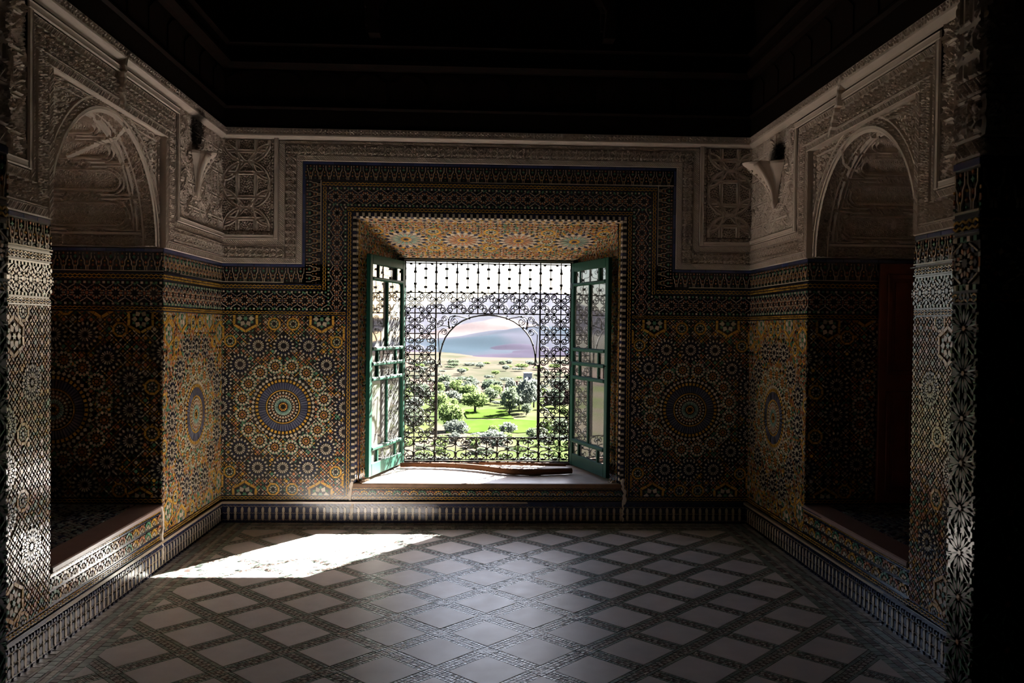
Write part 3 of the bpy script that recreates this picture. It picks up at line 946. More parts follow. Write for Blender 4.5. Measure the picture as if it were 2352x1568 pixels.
# ---- tile bands and panels
Z = dict(blue0=2.005, blue1=2.027, lam0=1.882, lam1=2.003, och0=1.826, och1=1.872, lat0=1.669, lat1=1.816, oc20=1.628, oc21=1.665, pan0=.217, pan1=1.626, oc30=.177, oc31=.215)
BANDS = [(band_teeth, 0, .030), (band_ochre, .033, .076), (band_lattice, .080, .222), (band_ochre, .227, .270), (band_lambrequin, .275, .396), (band_line('blue'), .398, .420)]
def base_bands(m, u0, u1, top=True):
    for fn, z0, z1 in ((band_line('blue'), Z['blue0'], Z['blue1']), (band_lambrequin, Z['lam0'], Z['lam1']), (band_ochre, Z['och0'], Z['och1']), (band_lattice, Z['lat0'], Z['lat1']), (band_ochre, Z['oc20'], Z['oc21'])):
        lay_band(m, fn, (u0, z0), (u1, z0), (0, 1), z1 - z0)
# back wall: bands stepping round the window
m = Mosaic((XL, XR, .17, 2.9))
cxw = (WX0 + WX1) / 2
offz = {0: None}
levels = {2: (Z['lat0'], Z['lat1']), 3: (Z['och0'], Z['och1']), 4: (Z['lam0'], Z['lam1']), 5: (Z['blue0'], Z['blue1'])}
for i, (fn, o0, o1) in enumerate(BANDS):
    wd_ = o1 - o0
    xl, xr, zt = WX0 - o0, WX1 + o0, WZ1 + o0
    lay_band(m, fn, (WX0 - o1, zt), (WX1 + o1, zt), (0, 1), wd_)
    if i <= 1:
        zb = WZ0 - .01 if i == 0 else Z['oc31']
        lay_band(m, fn, (xl, zb), (xl, zt), (-1, 0), wd_); lay_band(m, fn, (xr, zb), (xr, zt), (1, 0), wd_)
    else:
        z0, z1 = levels[i]
        lay_band(m, fn, (xl, z0), (xl, zt), (-1, 0), wd_); lay_band(m, fn, (xr, z0), (xr, zt), (1, 0), wd_)
        lay_band(m, fn, (XL, z0), (xl - wd_, z0), (0, 1), z1 - z0); lay_band(m, fn, (xr + wd_, z0), (XR, z0), (0, 1), z1 - z0)
xa, xb = WX0 - .080, WX1 + .080
lay_band(m, band_ochre, (XL, Z['oc20']), (xa, Z['oc20']), (0, 1), .037); lay_band(m, band_ochre, (xb, Z['oc20']), (XR, Z['oc20']), (0, 1), .037)
lay_band(m, band_ochre, (XL, Z['oc30']), (XR, Z['oc30']), (0, 1), .038)
lay_band(m, band_ochre, (WX0 - .02, .262), (WX1 + .02, .262), (0, 1), .030)
lay_band(m, band_flower, (WX0 - .02, .216), (WX1 + .02, .216), (0, 1), .045)
tb = m.build('tile_bands', FB, wall_back); tb['kind'] = 'stuff'
bd = MB()
for x0, x1, z0, z1 in ((XL, WX0, .17, 1.80), (WX1, XR, .17, 1.80), (XL, WX0, 1.64, 2.03), (WX1, XR, 1.64, 2.03), (WX0 - .42, WX0, 1.6, 2.835), (WX1, WX1 + .42, 1.6, 2.835), (WX0 - .01, WX1 + .01, WZ1, 2.835), (WX0, WX1, .17, .30)):
    bd.add([(x0, D - .0015, z0), (x1, D - .0015, z0), (x1, D - .0015, z1), (x0, D - .0015, z1)], [(0, 1, 2, 3)])
bd.build('mosaic_bed', MATS['black'], wall_back)
zc = .911
zellige_panel(FB, (XL + .003, xa - .001, Z['pan0'], Z['pan1']), wall_back, [((XL + xa) / 2, zc)])
zellige_panel(FB, (xb + .001, XR - .003, Z['pan0'], Z['pan1']), wall_back, [((XR + xb) / 2, zc)])

# side walls: bands, panels either side of the recess, strip under its sill
def side_tiles(fr, wall, niche, depth):
    u_far, u_near, u_end = D - niche[1], D - niche[0], D - JY1
    m = Mosaic((0, u_end, .17, 2.03))
    for a, b in ((0, u_far), (u_near, u_end)):
        base_bands(m, a + .002, b)
        lay_band(m, band_ochre, (a, Z['oc30']), (b, Z['oc30']), (0, 1), .038)
    lay_band(m, band_ochre, (u_far, Z['oc30']), (u_near, Z['oc30']), (0, 1), .038)
    lay_band(m, band_ochre, (u_far, .352), (u_near, .352), (0, 1), .034)
    lay_band(m, band_flower, (u_far, .218), (u_near, .218), (0, 1), .066)
    lay_band(m, band_flower, (u_far, .286), (u_near, .286), (0, 1), .064)
    o = m.build('tile_bands', fr, wall); o['kind'] = 'stuff'
    bd = MB()
    for a, b, z0, z1 in ((0, u_far, .17, 2.03), (u_near, u_end, .17, 2.03), (u_far, u_near, .17, .392)):
        P = fr.pos(np.array([a, b, b, a]), np.array([z0, z0, z1, z1]), np.full(4, -.0022)); bd.add([tuple(p) for p in P], [(0, 1, 2, 3)])
    bd.build('mosaic_bed', MATS['black'], wall)
    zellige_panel(fr, (.004, u_far - .001, Z['pan0'], Z['pan1']), wall, [(u_far * .5 - .02, zc)])
    zellige_panel(fr, (u_near + .001, u_end - .002, Z['pan0'], Z['pan1']), wall, [(u_near + .86, zc)])
side_tiles(FL, wall_left, NL, DL)
side_tiles(FR, wall_right, NR, DR)

# recess reveals (far and near cheeks), floor and closed shutters
def recess(side, xin, sgn, niche, depth, wall):
    n0, n1 = niche
    for y, ny in ((n1, -1), (n0, 1)):
        fr = Frame((xin, y, 0), (-sgn, 0, 0), (0, 0, 1), (0, ny, 0))
        m = Mosaic((0, depth, NZ0, 2.03))
        base_bands(m, 0, depth)
        lay_band(m, band_ochre, (0, NZ0 + .005), (depth, NZ0 + .005), (0, 1), .036)
        o = m.build('tile_bands', fr, wall, bed=(0, depth, NZ0, 2.03)); o['kind'] = 'stuff'; o.data.materials[0] = MATS['black']
        zellige_panel(fr, (.002, depth - .001, NZ0 + .043, Z['pan1']), wall, [(.68, 1.0)])
    fs_ = MB(); fs_.box(xin - sgn * .16, xin + sgn * .012, n0 - .0, n1 + .0, NZ0 - .032, NZ0, bev=.006)
    fs_.build('sill_slab', PINKM, wall)
    m = Mosaic((min(xin - sgn * .165, xin - sgn * depth), max(xin - sgn * .165, xin - sgn * depth), n0, n1))
    x0, x1 = m.rect[0], m.rect[1]
    filler(m, (x0, x1, n0, n1), [], .05)
    o = m.build('floor_mosaic', Frame((0, 0, NZ0 - .004), (1, 0, 0), (0, 1, 0), (0, 0, 1)), wall, bed=(x0, x1, n0, n1), mats=[FG4, MATS['blue'], FG3, MATS['navy'], FG1, FG1, FG3, FG1, MATS['blue'], MATS['blue']]); o['kind'] = 'stuff'
    # closed timber shutters at the back of the recess
    xb_ = xin - sgn * (depth - .002)
    root = empty('closed_shutter', (xb_, (n0 + n1) / 2, NZ0))
    inv = Matrix.Translation(-Vector(root.location))
    def P(o): o.matrix_parent_inverse = inv; return o
    f = MB(); t = .05
    f.box(xb_, xb_ + sgn * t, n0 + .002, n0 + .07, NZ0, 2.028, bev=.006); f.box(xb_, xb_ + sgn * t, n1 - .07, n1 - .002, NZ0, 2.028, bev=.006)
    f.box(xb_, xb_ + sgn * t, n0 + .07, n1 - .07, 1.95, 2.028, bev=.006); f.box(xb_, xb_ + sgn * t, n0 + .07, n1 - .07, NZ0, NZ0 + .07, bev=.006)
    P(f.build('frame', WOODR, root))
    mid = (n0 + n1) / 2
    for a, b in ((n0 + .072, mid - .002), (mid + .002, n1 - .072)):
        lf = MB(); x1_ = xb_ + sgn * .022
        lf.box(xb_, x1_, a, b, NZ0 + .072, 1.948)
        leaf = P(lf.build('leaf', WOODR, root))
        for z0, z1 in ((NZ0 + .12, .98), (1.05, 1.90)):
            pn = MB(); x2 = x1_ + sgn * .014
            pn.box(x1_, x2, a + .03, b - .03, z0, z0 + .035, bev=.004); pn.box(x1_, x2, a + .03, b - .03, z1 - .035, z1, bev=.004)
            pn.box(x1_, x2, a + .03, a + .065, z0, z1, bev=.004); pn.box(x1_, x2, b - .065, b - .03, z0, z1, bev=.004)
            q = pn.build('panel_moulding', WOODR, leaf)
            pp = MB(); pp.box(x1_, x1_ + sgn * .008, a + .09, b - .09, z0 + .06, z1 - .06, bev=.003)
            pp.build('panel', WOODR, leaf)
    if side == 'right':                          # one inner leaf stands open against the far cheek
        y1_ = n1 - .035; xa_, xb2 = xin - sgn * .47, xin - sgn * .755
        lf = MB(); lf.box(xa_, xb2, y1_, y1_ + .028, NZ0 + .02, 2.0, bev=.004)
        leaf = P(lf.build('open_leaf', WOODR, root))
        x0_, x1_ = min(xa_, xb2), max(xa_, xb2)
        for z0, z1 in ((NZ0 + .10, 1.16), (1.27, 1.93)):
            pn = MB()
            pn.box(x0_ + .05, x1_ - .05, y1_ - .014, y1_, z0, z0 + .03, bev=.004); pn.box(x0_ + .05, x1_ - .05, y1_ - .014, y1_, z1 - .03, z1, bev=.004)
            pn.box(x0_ + .05, x0_ + .08, y1_ - .014, y1_, z0, z1, bev=.004); pn.box(x1_ - .08, x1_ - .05, y1_ - .014, y1_, z0, z1, bev=.004)
            pn.build('panel_moulding', WOODR, leaf)
            pp = MB(); pp.box(x0_ + .10, x1_ - .10, y1_ - .008, y1_, z0 + .05, z1 - .05, bev=.003); pp.build('panel', WOODR, leaf)
        tag(root, 'red-brown panelled wooden shutters in the right wall recess, one leaf standing open', 'shutters')
    else: tag(root, 'closed red-brown panelled wooden shutters at the back of the left wall recess', 'shutters')
recess('left', XL, 1, NL, DL, wall_left)
recess('right', XR, -1, NR, DR, wall_right)

# jambs of the opening the camera looks through: large interlaced stars
def star_tiles(name, fr, u0, u1, v0, v1, parent):
    m = Mosaic((u0, u1, v0, v1))
    q = .125; cu = (u0 + u1) / 2; kk = q / .19
    nu = int((u1 - u0) / q / 2) + 1; nv = int((v1 - v0) / q) + 1
    for i in range(-nu, nu + 1):
        for j in range(nv + 1):
            cx, cy = cu + i * q, v0 + q * (j + .5)
            m.extend([(star(8, .016, .009), 'terra')], cx, cy, k=kk)
            m.extend(petals(12, .018, .052, .085, .72, 'black'), cx, cy, k=kk)
            m.extend(rays(12, .034, .088, .08, .14, 'green', PI / 12), cx, cy, k=kk)
            m.extend(petals(12, .086, .104, .122, .45, 'black', PI / 12), cx, cy, k=kk)
            m.extend([(star(4, .026, .012, PI / 4), 'green')], cx + q / 2, cy + q / 2, k=kk)
            for k in range(8):
                a = k * PI / 4 + PI / 8
                m.extend(ribbon([pol(.088, a), pol(.13, a + .18)], .006, 'green'), cx, cy, k=kk)
    o = m.build(name, fr, parent, bed=(u0, u1, v0, v1), tilt=.012); o['kind'] = 'stuff'; o.data.materials[0] = MATS['black']
    return o
for xj, sg, fx in ((JXL, 1, -1), (JXR, -1, 1)):
    fr = Frame((xj, JY1, 0), (0, -1, 0), (0, 0, 1), (sg, 0, 0))
    wj = JY1 - JY0
    star_tiles('jamb_mosaic', fr, 0, wj, 0, 1.66, wall_front)
    m = Mosaic((0, wj, 1.6, 2.03)); base_bands(m, 0, wj)
    o = m.build('jamb_bands', fr, wall_front, bed=(0, wj, 1.66, 2.03)); o['kind'] = 'stuff'; o.data.materials[0] = MATS['black']
    fr2 = Frame((xj, JY0, 0), (fx, 0, 0), (0, 0, 1), (0, -1, 0))
    star_tiles('front_mosaic', fr2, 0, .95, 0, 1.66, wall_front)
    m = Mosaic((0, .95, 1.6, 2.03)); base_bands(m, 0, .95)
    o = m.build('front_bands', fr2, wall_front, bed=(0, .95, 1.66, 2.03)); o['kind'] = 'stuff'; o.data.materials[0] = MATS['black']
    for f_, w_ in ((fr, wj), (fr2, .95)):
        z = 2.03
        for k, (hh, fn) in enumerate(((.05, carve_hatch), (.12, carve_floral), (.05, carve_hatch), (.34, None), (.05, carve_hatch), (.13, carve_floral), (.58, None))):
            g = fn or (lambda s, t, ww: carve_ovals(s, t, .13, ww, .13, .20))
            o = relief('carved_band', f_, 0, w_, z, z + hh, g, wall_front, amp=.013, res=.006); o['kind'] = 'stuff'
            z += hh

# ---- carved plaster on the back wall
def plaster_frame(fr, wall, bounds, open_u0, open_u1, open_z, offs, zs, panel_top=2.99, only=None):
    """stepped bands of cut plaster round an opening; offs: (o0, o1, fn) measured outwards, zs: matching levels of the flat run"""
    ua, ub = bounds
    for (o0, o1, fn, amp, n0), (z0, z1) in zip(offs, zs):
        L0, R0, T0 = open_u0 - o1, open_u1 + o1, open_z + o0
        T1 = min(open_z + o1, panel_top)
        if T1 > T0 + .008: relief('carved_band', fr, L0, R0, T0, T1, fn, wall, amp, n0=n0)['kind'] = 'stuff'
        relief('carved_band', fr, L0, open_u0 - o0, z0, T0 + .002, fn, wall, amp, n0=n0, along='v')['kind'] = 'stuff'
        relief('carved_band', fr, open_u1 + o0, R0, z0, T0 + .002, fn, wall, amp, n0=n0, along='v')['kind'] = 'stuff'
        if L0 > ua + .01: relief('carved_band', fr, ua, L0, z0, z1, fn, wall, amp, n0=n0)['kind'] = 'stuff'
        if R0 < ub - .01: relief('carved_band', fr, R0, ub, z0, z1, fn, wall, amp, n0=n0)['kind'] = 'stuff'
flat = lambda s, t, w_: np.zeros_like(s) + .35 * sm(np.abs(t / w_ - .5) - .36, .06)
plaster_frame(FB, wall_back, (XL, XR), WX0, WX1, WZ1,
              [(.422, .466, carve_hatch, .010, .006), (.466, .556, carve_floral, .026, -.004), (.556, .606, carve_hatch, .010, .004), (.606, .640, flat, .014, .020), (.640, .668, carve_chain, .014, -.004)],
              [(2.029, 2.074), (2.074, 2.166), (2.166, 2.217), (2.217, 2.252), (2.252, 2.281)])
for a, b in ((XL, WX0 - .668), (WX1 + .668, XR)):
    o = relief('carved_panel', FB, a, b, 2.283, 2.992, lambda s, t, w_: carve_ovals(s, t, b - a, w_, b - a, .355), wall_back, .026, .0042, n0=-.006, erode=.15); o['kind'] = 'stuff'

# ---- carved plaster on the side walls, spandrels and vaults
def side_plaster(fr, wall, niche, sgn, depth, sx, rep):
    u0, u1, ue = D - niche[1], D - niche[0], D - JY1
    plaster_frame(fr, wall, (0, ue), u0, u1, NZ1,
                  [(.0, .045, carve_hatch, .010, .010), (.045, .150, carve_floral, .028, -.004), (.150, .195, carve_hatch, .010, .004), (.195, .235, flat, .014, .020)],
                  [(2.029, 2.074), (2.074, 2.180), (2.180, 2.225), (2.225, 2.262)])
    relief('carved_panel', fr, .0, u0 - .235, 2.262, 2.992, lambda s, t, w_: carve_ovals(s, t, .42, w_, .42, .36), wall, .013, .0044, n0=.0, erode=.45)['kind'] = 'stuff'
    relief('carved_panel', fr, u1 + .235, ue, 2.262, 2.992, lambda s, t, w_: carve_ovals(s, t, .42, w_, .42, .36), wall, .024, .0065, n0=-.004, erode=.15)['kind'] = 'stuff'
    # spandrels: from the arch up to the frame, set back a little
    cu = (u0 + u1) / 2; r = (u1 - u0) / 2 - .035; zs = 2.035
    nu, nv = 250, 60
    u = np.linspace(u0 + .002, u1 - .002, nu)
    zlow = np.where(np.abs(u - cu) < r, zs + np.sqrt(np.maximum(r * r - (u - cu) ** 2, 0)) * (NZ1 - .03 - zs) / r, zs)
    V_ = np.linspace(0, 1, nv)
    UU = np.repeat(u[:, None], nv, 1); ZZ = zlow[:, None] + (NZ1 - zlow)[:, None] * V_[None, :]
    dist = np.hypot(UU - cu, (ZZ - zs) * r / (NZ1 - .03 - zs)) - r
    edge = np.minimum(np.minimum(NZ1 - ZZ, UU - u0), u1 - UU)
    ch = carve_chain(UU + ZZ, np.clip(edge - .012, 0, .03), .03, .04)
    hgt = np.where((edge < .045) & (edge > .01), ch, 0)
    hgt = np.where(dist < .016, 1.0, hgt)
    hgt = np.where((dist > .022) & (dist < .055), carve_chain((np.arctan2(ZZ - zs, UU - cu)) * r, dist - .022, .033, .05), hgt)
    hgt = np.where((dist > .06) & (dist < .072), .9, hgt)
    hgt = np.where((dist > .085) & (edge > .055), .9 * carve_fill(UU, ZZ, .055), hgt)
    n = -.040 + .022 * hgt
    o = grid_mesh('spandrel', fr.pos(UU, ZZ, n), None, fr.flip, None, wall); o['kind'] = 'stuff'
    # lintel soffit and jamb fillets of the frame
    q = MB()
    for P in ([(u0, NZ1, -.04), (u1, NZ1, -.04), (u1, NZ1, .012), (u0, NZ1, .012)], [(u0, 2.03, -.04), (u0, NZ1, -.04), (u0, NZ1, .012), (u0, 2.03, .012)], [(u1, 2.03, -.04), (u1, NZ1, -.04), (u1, NZ1, .012), (u1, 2.03, .012)]):
        q.add([tuple(fr.pos(np.array([a]), np.array([b]), np.array([c]))[0]) for a, b, c in P], [(0, 1, 2, 3)])
    q.build('frame_soffit', STUC, wall)
    # barrel vault, carved with cartouches
    th = np.linspace(0, PI, 480); dd = np.linspace(.0, depth, int(depth / .0046))
    zh = NZ1 - .03 - zs
    arc = np.concatenate([[0], np.cumsum(np.hypot(np.diff(r * np.cos(th)), np.diff(zh * np.sin(th))))])
    S_, T_ = np.meshgrid(arc, dd, indexing='ij'); TH_ = np.repeat(th[:, None], len(dd), 1)
    tot = arc[-1]
    es = np.minimum(S_, tot - S_)
    h_ = carve_cartouche(es, T_, .44, .26, .225, .20)
    h_ = np.where(es < .075, carve_floral(T_, es, .075, .09), h_)
    h_ = np.where((es > .075) & (es < .09), 1.0, h_)
    h_ = np.where(T_ < .088, np.where(T_ < .010, .26, carve_floral(S_, T_ - .014, .074, .085)), h_)
    h_ = np.where((T_ > .088) & (T_ < .100), .55, h_)
    nn = .024 * h_ - .006
    k = 1 - nn / r
    U2 = cu - r * np.cos(TH_) * k; Z2 = zs + zh * np.sin(TH_) * k
    # last ring of the vault meets the cheeks of the recess
    o = grid_mesh('vault', fr.pos(U2, Z2, -.017 - T_), None, not fr.flip, None, wall); o['kind'] = 'stuff'
    q = MB()
    for ua, ub, t_ in ((u0, cu - r, 0), (cu + r, u1, 0)):
        P = [(ua, zs, -.04), (ub, zs, -.04), (ub, zs, -depth), (ua, zs, -depth)]
        q.add([tuple(fr.pos(np.array([a]), np.array([b]), np.array([c]))[0]) for a, b, c in P], [(0, 1, 2, 3)])
    arch_pts = [(cu - r * math.cos(a), zs + zh * math.sin(a)) for a in np.linspace(0, PI, 24)]
    P = [tuple(fr.pos(np.array([a]), np.array([b]), np.array([-depth + .004]))[0]) for a, b in arch_pts]
    q.add(P, [tuple(range(len(P)))])
    q.build('vault_back', STUC, wall)
side_plaster(FL, wall_left, NL, 1, DL, 0, None)
side_plaster(FR, wall_right, NR, -1, DR, 0, None)

# ---- plaster repairs along old cracks
def repair(fr, wall, pts, w_, n=.012, mat_=None):
    L_ = []; Rr = []
    P = [np.array(p, float) for p in pts]
    fine = []
    for a, b in zip(P[:-1], P[1:]):
        k = max(2, int(np.linalg.norm(b - a) / .02))
        fine += [a + (b - a) * i / k for i in range(k)]
    fine.append(P[-1])
    vs = []; fs = []
    for i, p in enumerate(fine):
        d = fine[min(i + 1, len(fine) - 1)] - fine[max(i - 1, 0)]; d = d / np.linalg.norm(d); nn = np.array([-d[1], d[0]])
        ww = w_ * R.uniform(.55, 1.25) * (.5 if i in (0, len(fine) - 1) else 1); sh = R.uniform(-.3, .3) * w_
        for t, h_ in ((-1, -.012), (-.8, n * .85), (0, n), (.8, n * .85), (1, -.012)):
            q = p + nn * (t * ww / 2 + sh)
            vs.append(tuple(fr.pos(np.array([q[0]]), np.array([q[1]]), np.array([h_]))[0]))
    k = len(fine)
    fs = [(i * 5 + j, i * 5 + j + 1, i * 5 + j + 6, i * 5 + j + 5) for i in range(k - 1) for j in range(4)]
    b = MB(); b.add(vs, fs); return b.build('plaster_repair', mat_ or PLAS, wall)
repair(FB, wall_back, [(WX0 - .015, .33), (WX0 - .03, .22), (WX0 - .02, .12), (WX0 - .03, .03)], .034, .018)
repair(FB, wall_back, [(WX1 + .02, .36), (WX1 + .035, .22), (WX1 + .02, .10), (WX1 + .03, .02)], .034, .018)
repair(FL, wall_left, [(D - 4.86, 3.07), (D - 4.83, 2.95), (D - 4.80, 2.84), (D - 4.82, 2.74)], .035, .045)
repair(FR, wall_right, [(D - 5.02, 3.07), (D - 5.05, 2.95), (D - 5.12, 2.84), (D - 5.18, 2.74)], .032, .045)
repair(FL, wall_left, [(D - 5.46, .40), (D - 5.50, .3), (D - 5.48, .2), (D - 5.50, .05)], .03, .018)
def vault_repair(fr, wall, niche, pts, w_):
    u0, u1 = D - niche[1], D - niche[0]; cu = (u0 + u1) / 2; r = (u1 - u0) / 2 - .035; zs = 2.035; zh = NZ1 - .03 - zs
    def pos(th, t, n_):
        k = 1 - n_ / r
        return tuple(fr.pos(np.array([cu - r * math.cos(th) * k]), np.array([zs + zh * math.sin(th) * k]), np.array([-.017 - t]))[0])
    fine = []
    for a, b in zip(pts[:-1], pts[1:]):
        for i in range(10): fine.append((a[0] + (b[0] - a[0]) * i / 10, a[1] + (b[1] - a[1]) * i / 10))
    vs = []
    for th, t in fine:
        ww = w_ * R.uniform(.6, 1.3)
        for q, h_ in ((-1, 0), (-.7, .015), (.7, .015), (1, 0)): vs.append(pos(th + q * ww / 2 / r, t + R.uniform(-.003, .003), h_))
    k = len(fine)
    b = MB(); b.add(vs, [(i * 4 + j, i * 4 + j + 1, i * 4 + j + 5, i * 4 + j + 4) for i in range(k - 1) for j in range(3)])
    b.build('plaster_repair', PLAS, wall)
vault_repair(FL, wall_left, NL, [(1.30, .0), (1.12, .10), (1.05, .22), (.95, .34), (.86, .46)], .045)
vault_repair(FR, wall_right, NR, [(1.20, .0), (1.0, .06), (.93, .12), (.90, .2)], .035)
# ================================================================== WINDOW
# tiled splays and soffit of the recess
def unit(v): v = np.array(v, float); return v / np.linalg.norm(v)
lenS = math.hypot(SX0 - WX0, SY - D)
for x0, x1, nm in ((WX0, SX0, 1), (WX1, SX1, -1)):
    U_ = unit((x1 - x0, SY - D, 0)); N_ = unit((nm * U_[1], -nm * U_[0], 0)) if nm > 0 else unit((-U_[1], U_[0], 0))
    fr = Frame((x0, D, 0), U_, (0, 0, 1), N_)
    L_ = math.hypot(x1 - x0, SY - D)
    m = Mosaic((0.002, L_, WZ0, WZ1 - .02))
    lay_band(m, band_teeth, (.03, WZ0), (.03, WZ1), (-1, 0), .028)
    lay_band(m, band_ochre, (.07, WZ0), (.07, WZ1), (-1, 0), .038)
    holes = [(.42, .62, .17), (.42, 1.16, .17), (.42, 1.70, .17)]
    for hx, hy, hr in holes: m.extend(ros_navy(hr * .95), hx, hy)
    filler(m, (.075, L_, WZ0, WZ1), holes, .034)
    o = m.build('splay_mosaic', fr, wall_back, bed=(0, L_, WZ0 - .02, WZ1 + .0)); o['kind'] = 'stuff'
Vs = unit((0, SY - D, SZ1 - WZ1)); Ns = np.array([0, Vs[2], -Vs[1]])
frS = Frame((0, D, WZ1), (1, 0, 0), Vs, Ns)
Ls = math.hypot(SY - D, SZ1 - WZ1)
def soffit_rose(col):
    def f(r):
        k = r
        o = [(star(8, .12 * k, .07 * k), 'navy')] + rays(16, .14 * k, .24 * k, .9, .9, 'ochre') + petals(16, .26 * k, .44 * k, .66 * k, .62, col) + petals(16, .34 * k, .52 * k, .70 * k, .30, 'white', PI / 16)
        o += petals(16, .62 * k, .76 * k, .90 * k, .62, 'white', PI / 16) + petals(16, .72 * k, .84 * k, .98 * k, .5, 'navy')
        o += petals(16, .86 * k, .95 * k, 1.05 * k, .5, 'ochre', PI / 16)
        return o
    return f
m = Mosaic((WX0, WX1, .0, Ls))
holes = []
for i, x in enumerate((-.61, -.14, .33, .80)):
    m.extend(soffit_rose('teal' if i in (0, 3) else 'terra')(.185), x, .44); holes.append((x, .44, .19))
for x in (-.84, -.375, .095, .565, 1.03):
    for v in (.27, .61): m.extend(ros_ochre(.068), x, v); holes.append((x, v, .07))
    m.extend(ros_green(.06), x, .44); holes.append((x, .44, .062))
filler(m, (WX0, WX1, .095, Ls - .085), holes, .034)
def band_loz(L_, w):
    o = []; n = max(1, round(L_ / .07)); p = L_ / n
    for i in range(n):
        c = (i + .5) * p
        o += [(ngon(4, w * .26, 0, c, w * .5), 'navy'), ([(c - p * .5, w * .5), (c - p * .36, w * .34), (c - p * .24, w * .5), (c - p * .36, w * .66)], 'terra')]
        for sg in (1, -1):
            o += ribbon([(c - p * .46, w * .5 + sg * w * .08), (c - p * .2, w * .5 + sg * w * .34), (c, w * .5 + sg * w * .36), (c + p * .2, w * .5 + sg * w * .34), (c + p * .46, w * .5 + sg * w * .08)], w * .13, 'white')
            o.append(([(c + p * .3, w * .5 + sg * w * .30), (c + p * .5, w * .5 + sg * w * .18), (c + p * .7, w * .5 + sg * w * .30), (c + p * .5, w * .5 + sg * w * .42)], 'ochre'))
    return o
lay_band(m, band_teeth, (WX0, .0), (WX1, .0), (0, 1), .028)
lay_band(m, band_loz, (WX0, .032), (WX1, .032), (0, 1), .06)
lay_band(m, band_loz, (WX0, Ls - .082), (WX1, Ls - .082), (0, 1), .06)
o = m.build('soffit_mosaic', frS, wall_back, bed=(WX0, WX1, 0, Ls)); o['kind'] = 'stuff'

# window: timber frame and sill
win = struct(empty('window_1', (0.088, SY, GZ0 - .03)))
winv = Matrix.Translation(-Vector(win.location))
def WP(o): o.matrix_parent_inverse = winv; return o
f = MB()
FY0_, FY1_ = 7.555, 7.66
f.box(GX0 - .045, GX0, FY0_, FY1_, GZ0 - .03, GZ1 + .035, bev=.005); f.box(GX1, GX1 + .045, FY0_, FY1_, GZ0 - .03, GZ1 + .035, bev=.005)
f.box(GX0 - .045, GX1 + .045, FY0_, FY1_, GZ1, GZ1 + .04, bev=.005)
WP(f.build('frame', mat('frame_green', (0.008, 0.022, 0.018), .5, .3, noise=(15, (0.02, 0.012, 0.008), .25)), win))
f = MB(); f.box(GX0 - .045, GX1 + .045, FY0_ + .01, FY1_, GZ0 - .035, GZ0 - .004, bev=.006)
WP(f.build('threshold', mat('old_wood', (0.07, 0.03, 0.014), .7, .2, noise=(12, (0.035, 0.016, 0.008), .3)), win))
f = MB()
f.prism([(D - .004, WZ0 - .028), (SY + .02, GZ0 - .045), (SY + .02, GZ0 - .022), (D + .25, WZ0 + .004), (D + .0, WZ0)], 0, WX0 + .001, WX1 - .001)
WP(f.build('sill', SILLM, win))
f = MB(); f.box(WX0 - .01, WX1 + .01, D - .022, D + .012, WZ0 - .034, WZ0 + .001, bev=.006)
WP(f.build('sill_edge', mat('edge_wood', (0.20, 0.115, 0.07), .6, .3, noise=(20, (0.12, 0.07, 0.04), .3)), win))
# crumbled mortar in the corners of the sill
for cx, cy, n in ((WX0 + .05, 6.80, 6), (WX1 - .06, 6.80, 5), (GX0 + .0, 7.46, 6)):
    for i in range(n):
        b = MB(); s = R.uniform(.008, .020); x, y = cx + R.uniform(-.03, .04), cy + R.uniform(-.03, .06)
        z = WZ0 + (y - D) * .018
        b.add([(x + s * a * R.uniform(.6, 1.3), y + s * c * R.uniform(.6, 1.3), z + (s if e > 0 else 0) * R.uniform(.5, .9)) for a, c, e in ((-1, -1, -1), (1, -1, -1), (1, 1, -1), (-1, 1, -1), (-.6, -.6, 1), (.6, -.5, 1), (.5, .6, 1), (-.6, .5, 1))],
              [(0, 1, 5, 4), (1, 2, 6, 5), (2, 3, 7, 6), (3, 0, 4, 7), (4, 5, 6, 7)])
        WP(b.build('mortar_crumb', PLAS, win))

# ---- wrought iron grille
gr = empty('window_grille', ((GX0 + GX1) / 2, GY, GZ0))
tag(gr, 'black wrought-iron scrollwork grille with an arched opening filling the window', 'grille')
ginv = Matrix.Translation(-Vector(gr.location))
def GP(o): o.matrix_parent_inverse = ginv; return o
GW = GX1 - GX0; CW = GW / 8.0; HC = CW / 2
rows_px = [673.5, 720.0, 766.6, 814.5, 863.0, 909.4, 955.9, 1002.6]
def gz(py): return GZ1 - (py - 601.5) / (1057.0 - 601.5) * (GZ1 - GZ0)
RZ = [gz(p) for p in rows_px]
ZTOP, ZBOT = gz(606.5), gz(1053.0)
def bar(nm, x0, z0, x1, z1, t=.010, dy=0.0):
    b = MB(); h = t / 2
    if abs(x1 - x0) < 1e-6: b.box(x0 - h, x0 + h, GY - h + dy, GY + h + dy, min(z0, z1), max(z0, z1), bev=.0015)
    else: b.box(min(x0, x1), max(x0, x1), GY - h + dy, GY + h + dy, z0 - h, z0 + h, bev=.0015)
    return GP(b.build(nm, IRON, gr))
AX0, AX1 = GX0 + 1.5 * CW, GX1 - 1.5 * CW            # arched opening between these bars
for z in (gz(602.5), ZTOP, RZ[0], RZ[1]): bar('horizontal_bar', GX0, z, GX1, z)
for z in RZ[2:7]:
    bar('horizontal_bar', GX0, z, AX0, z); bar('horizontal_bar', AX1, z, GX1, z)
for z in (RZ[7], ZBOT, gz(1057)): bar('horizontal_bar', GX0, z, GX1, z)
for x in (GX0 + .006, GX1 - .006): bar('vertical_bar', x, GZ0, x, GZ1, .012)
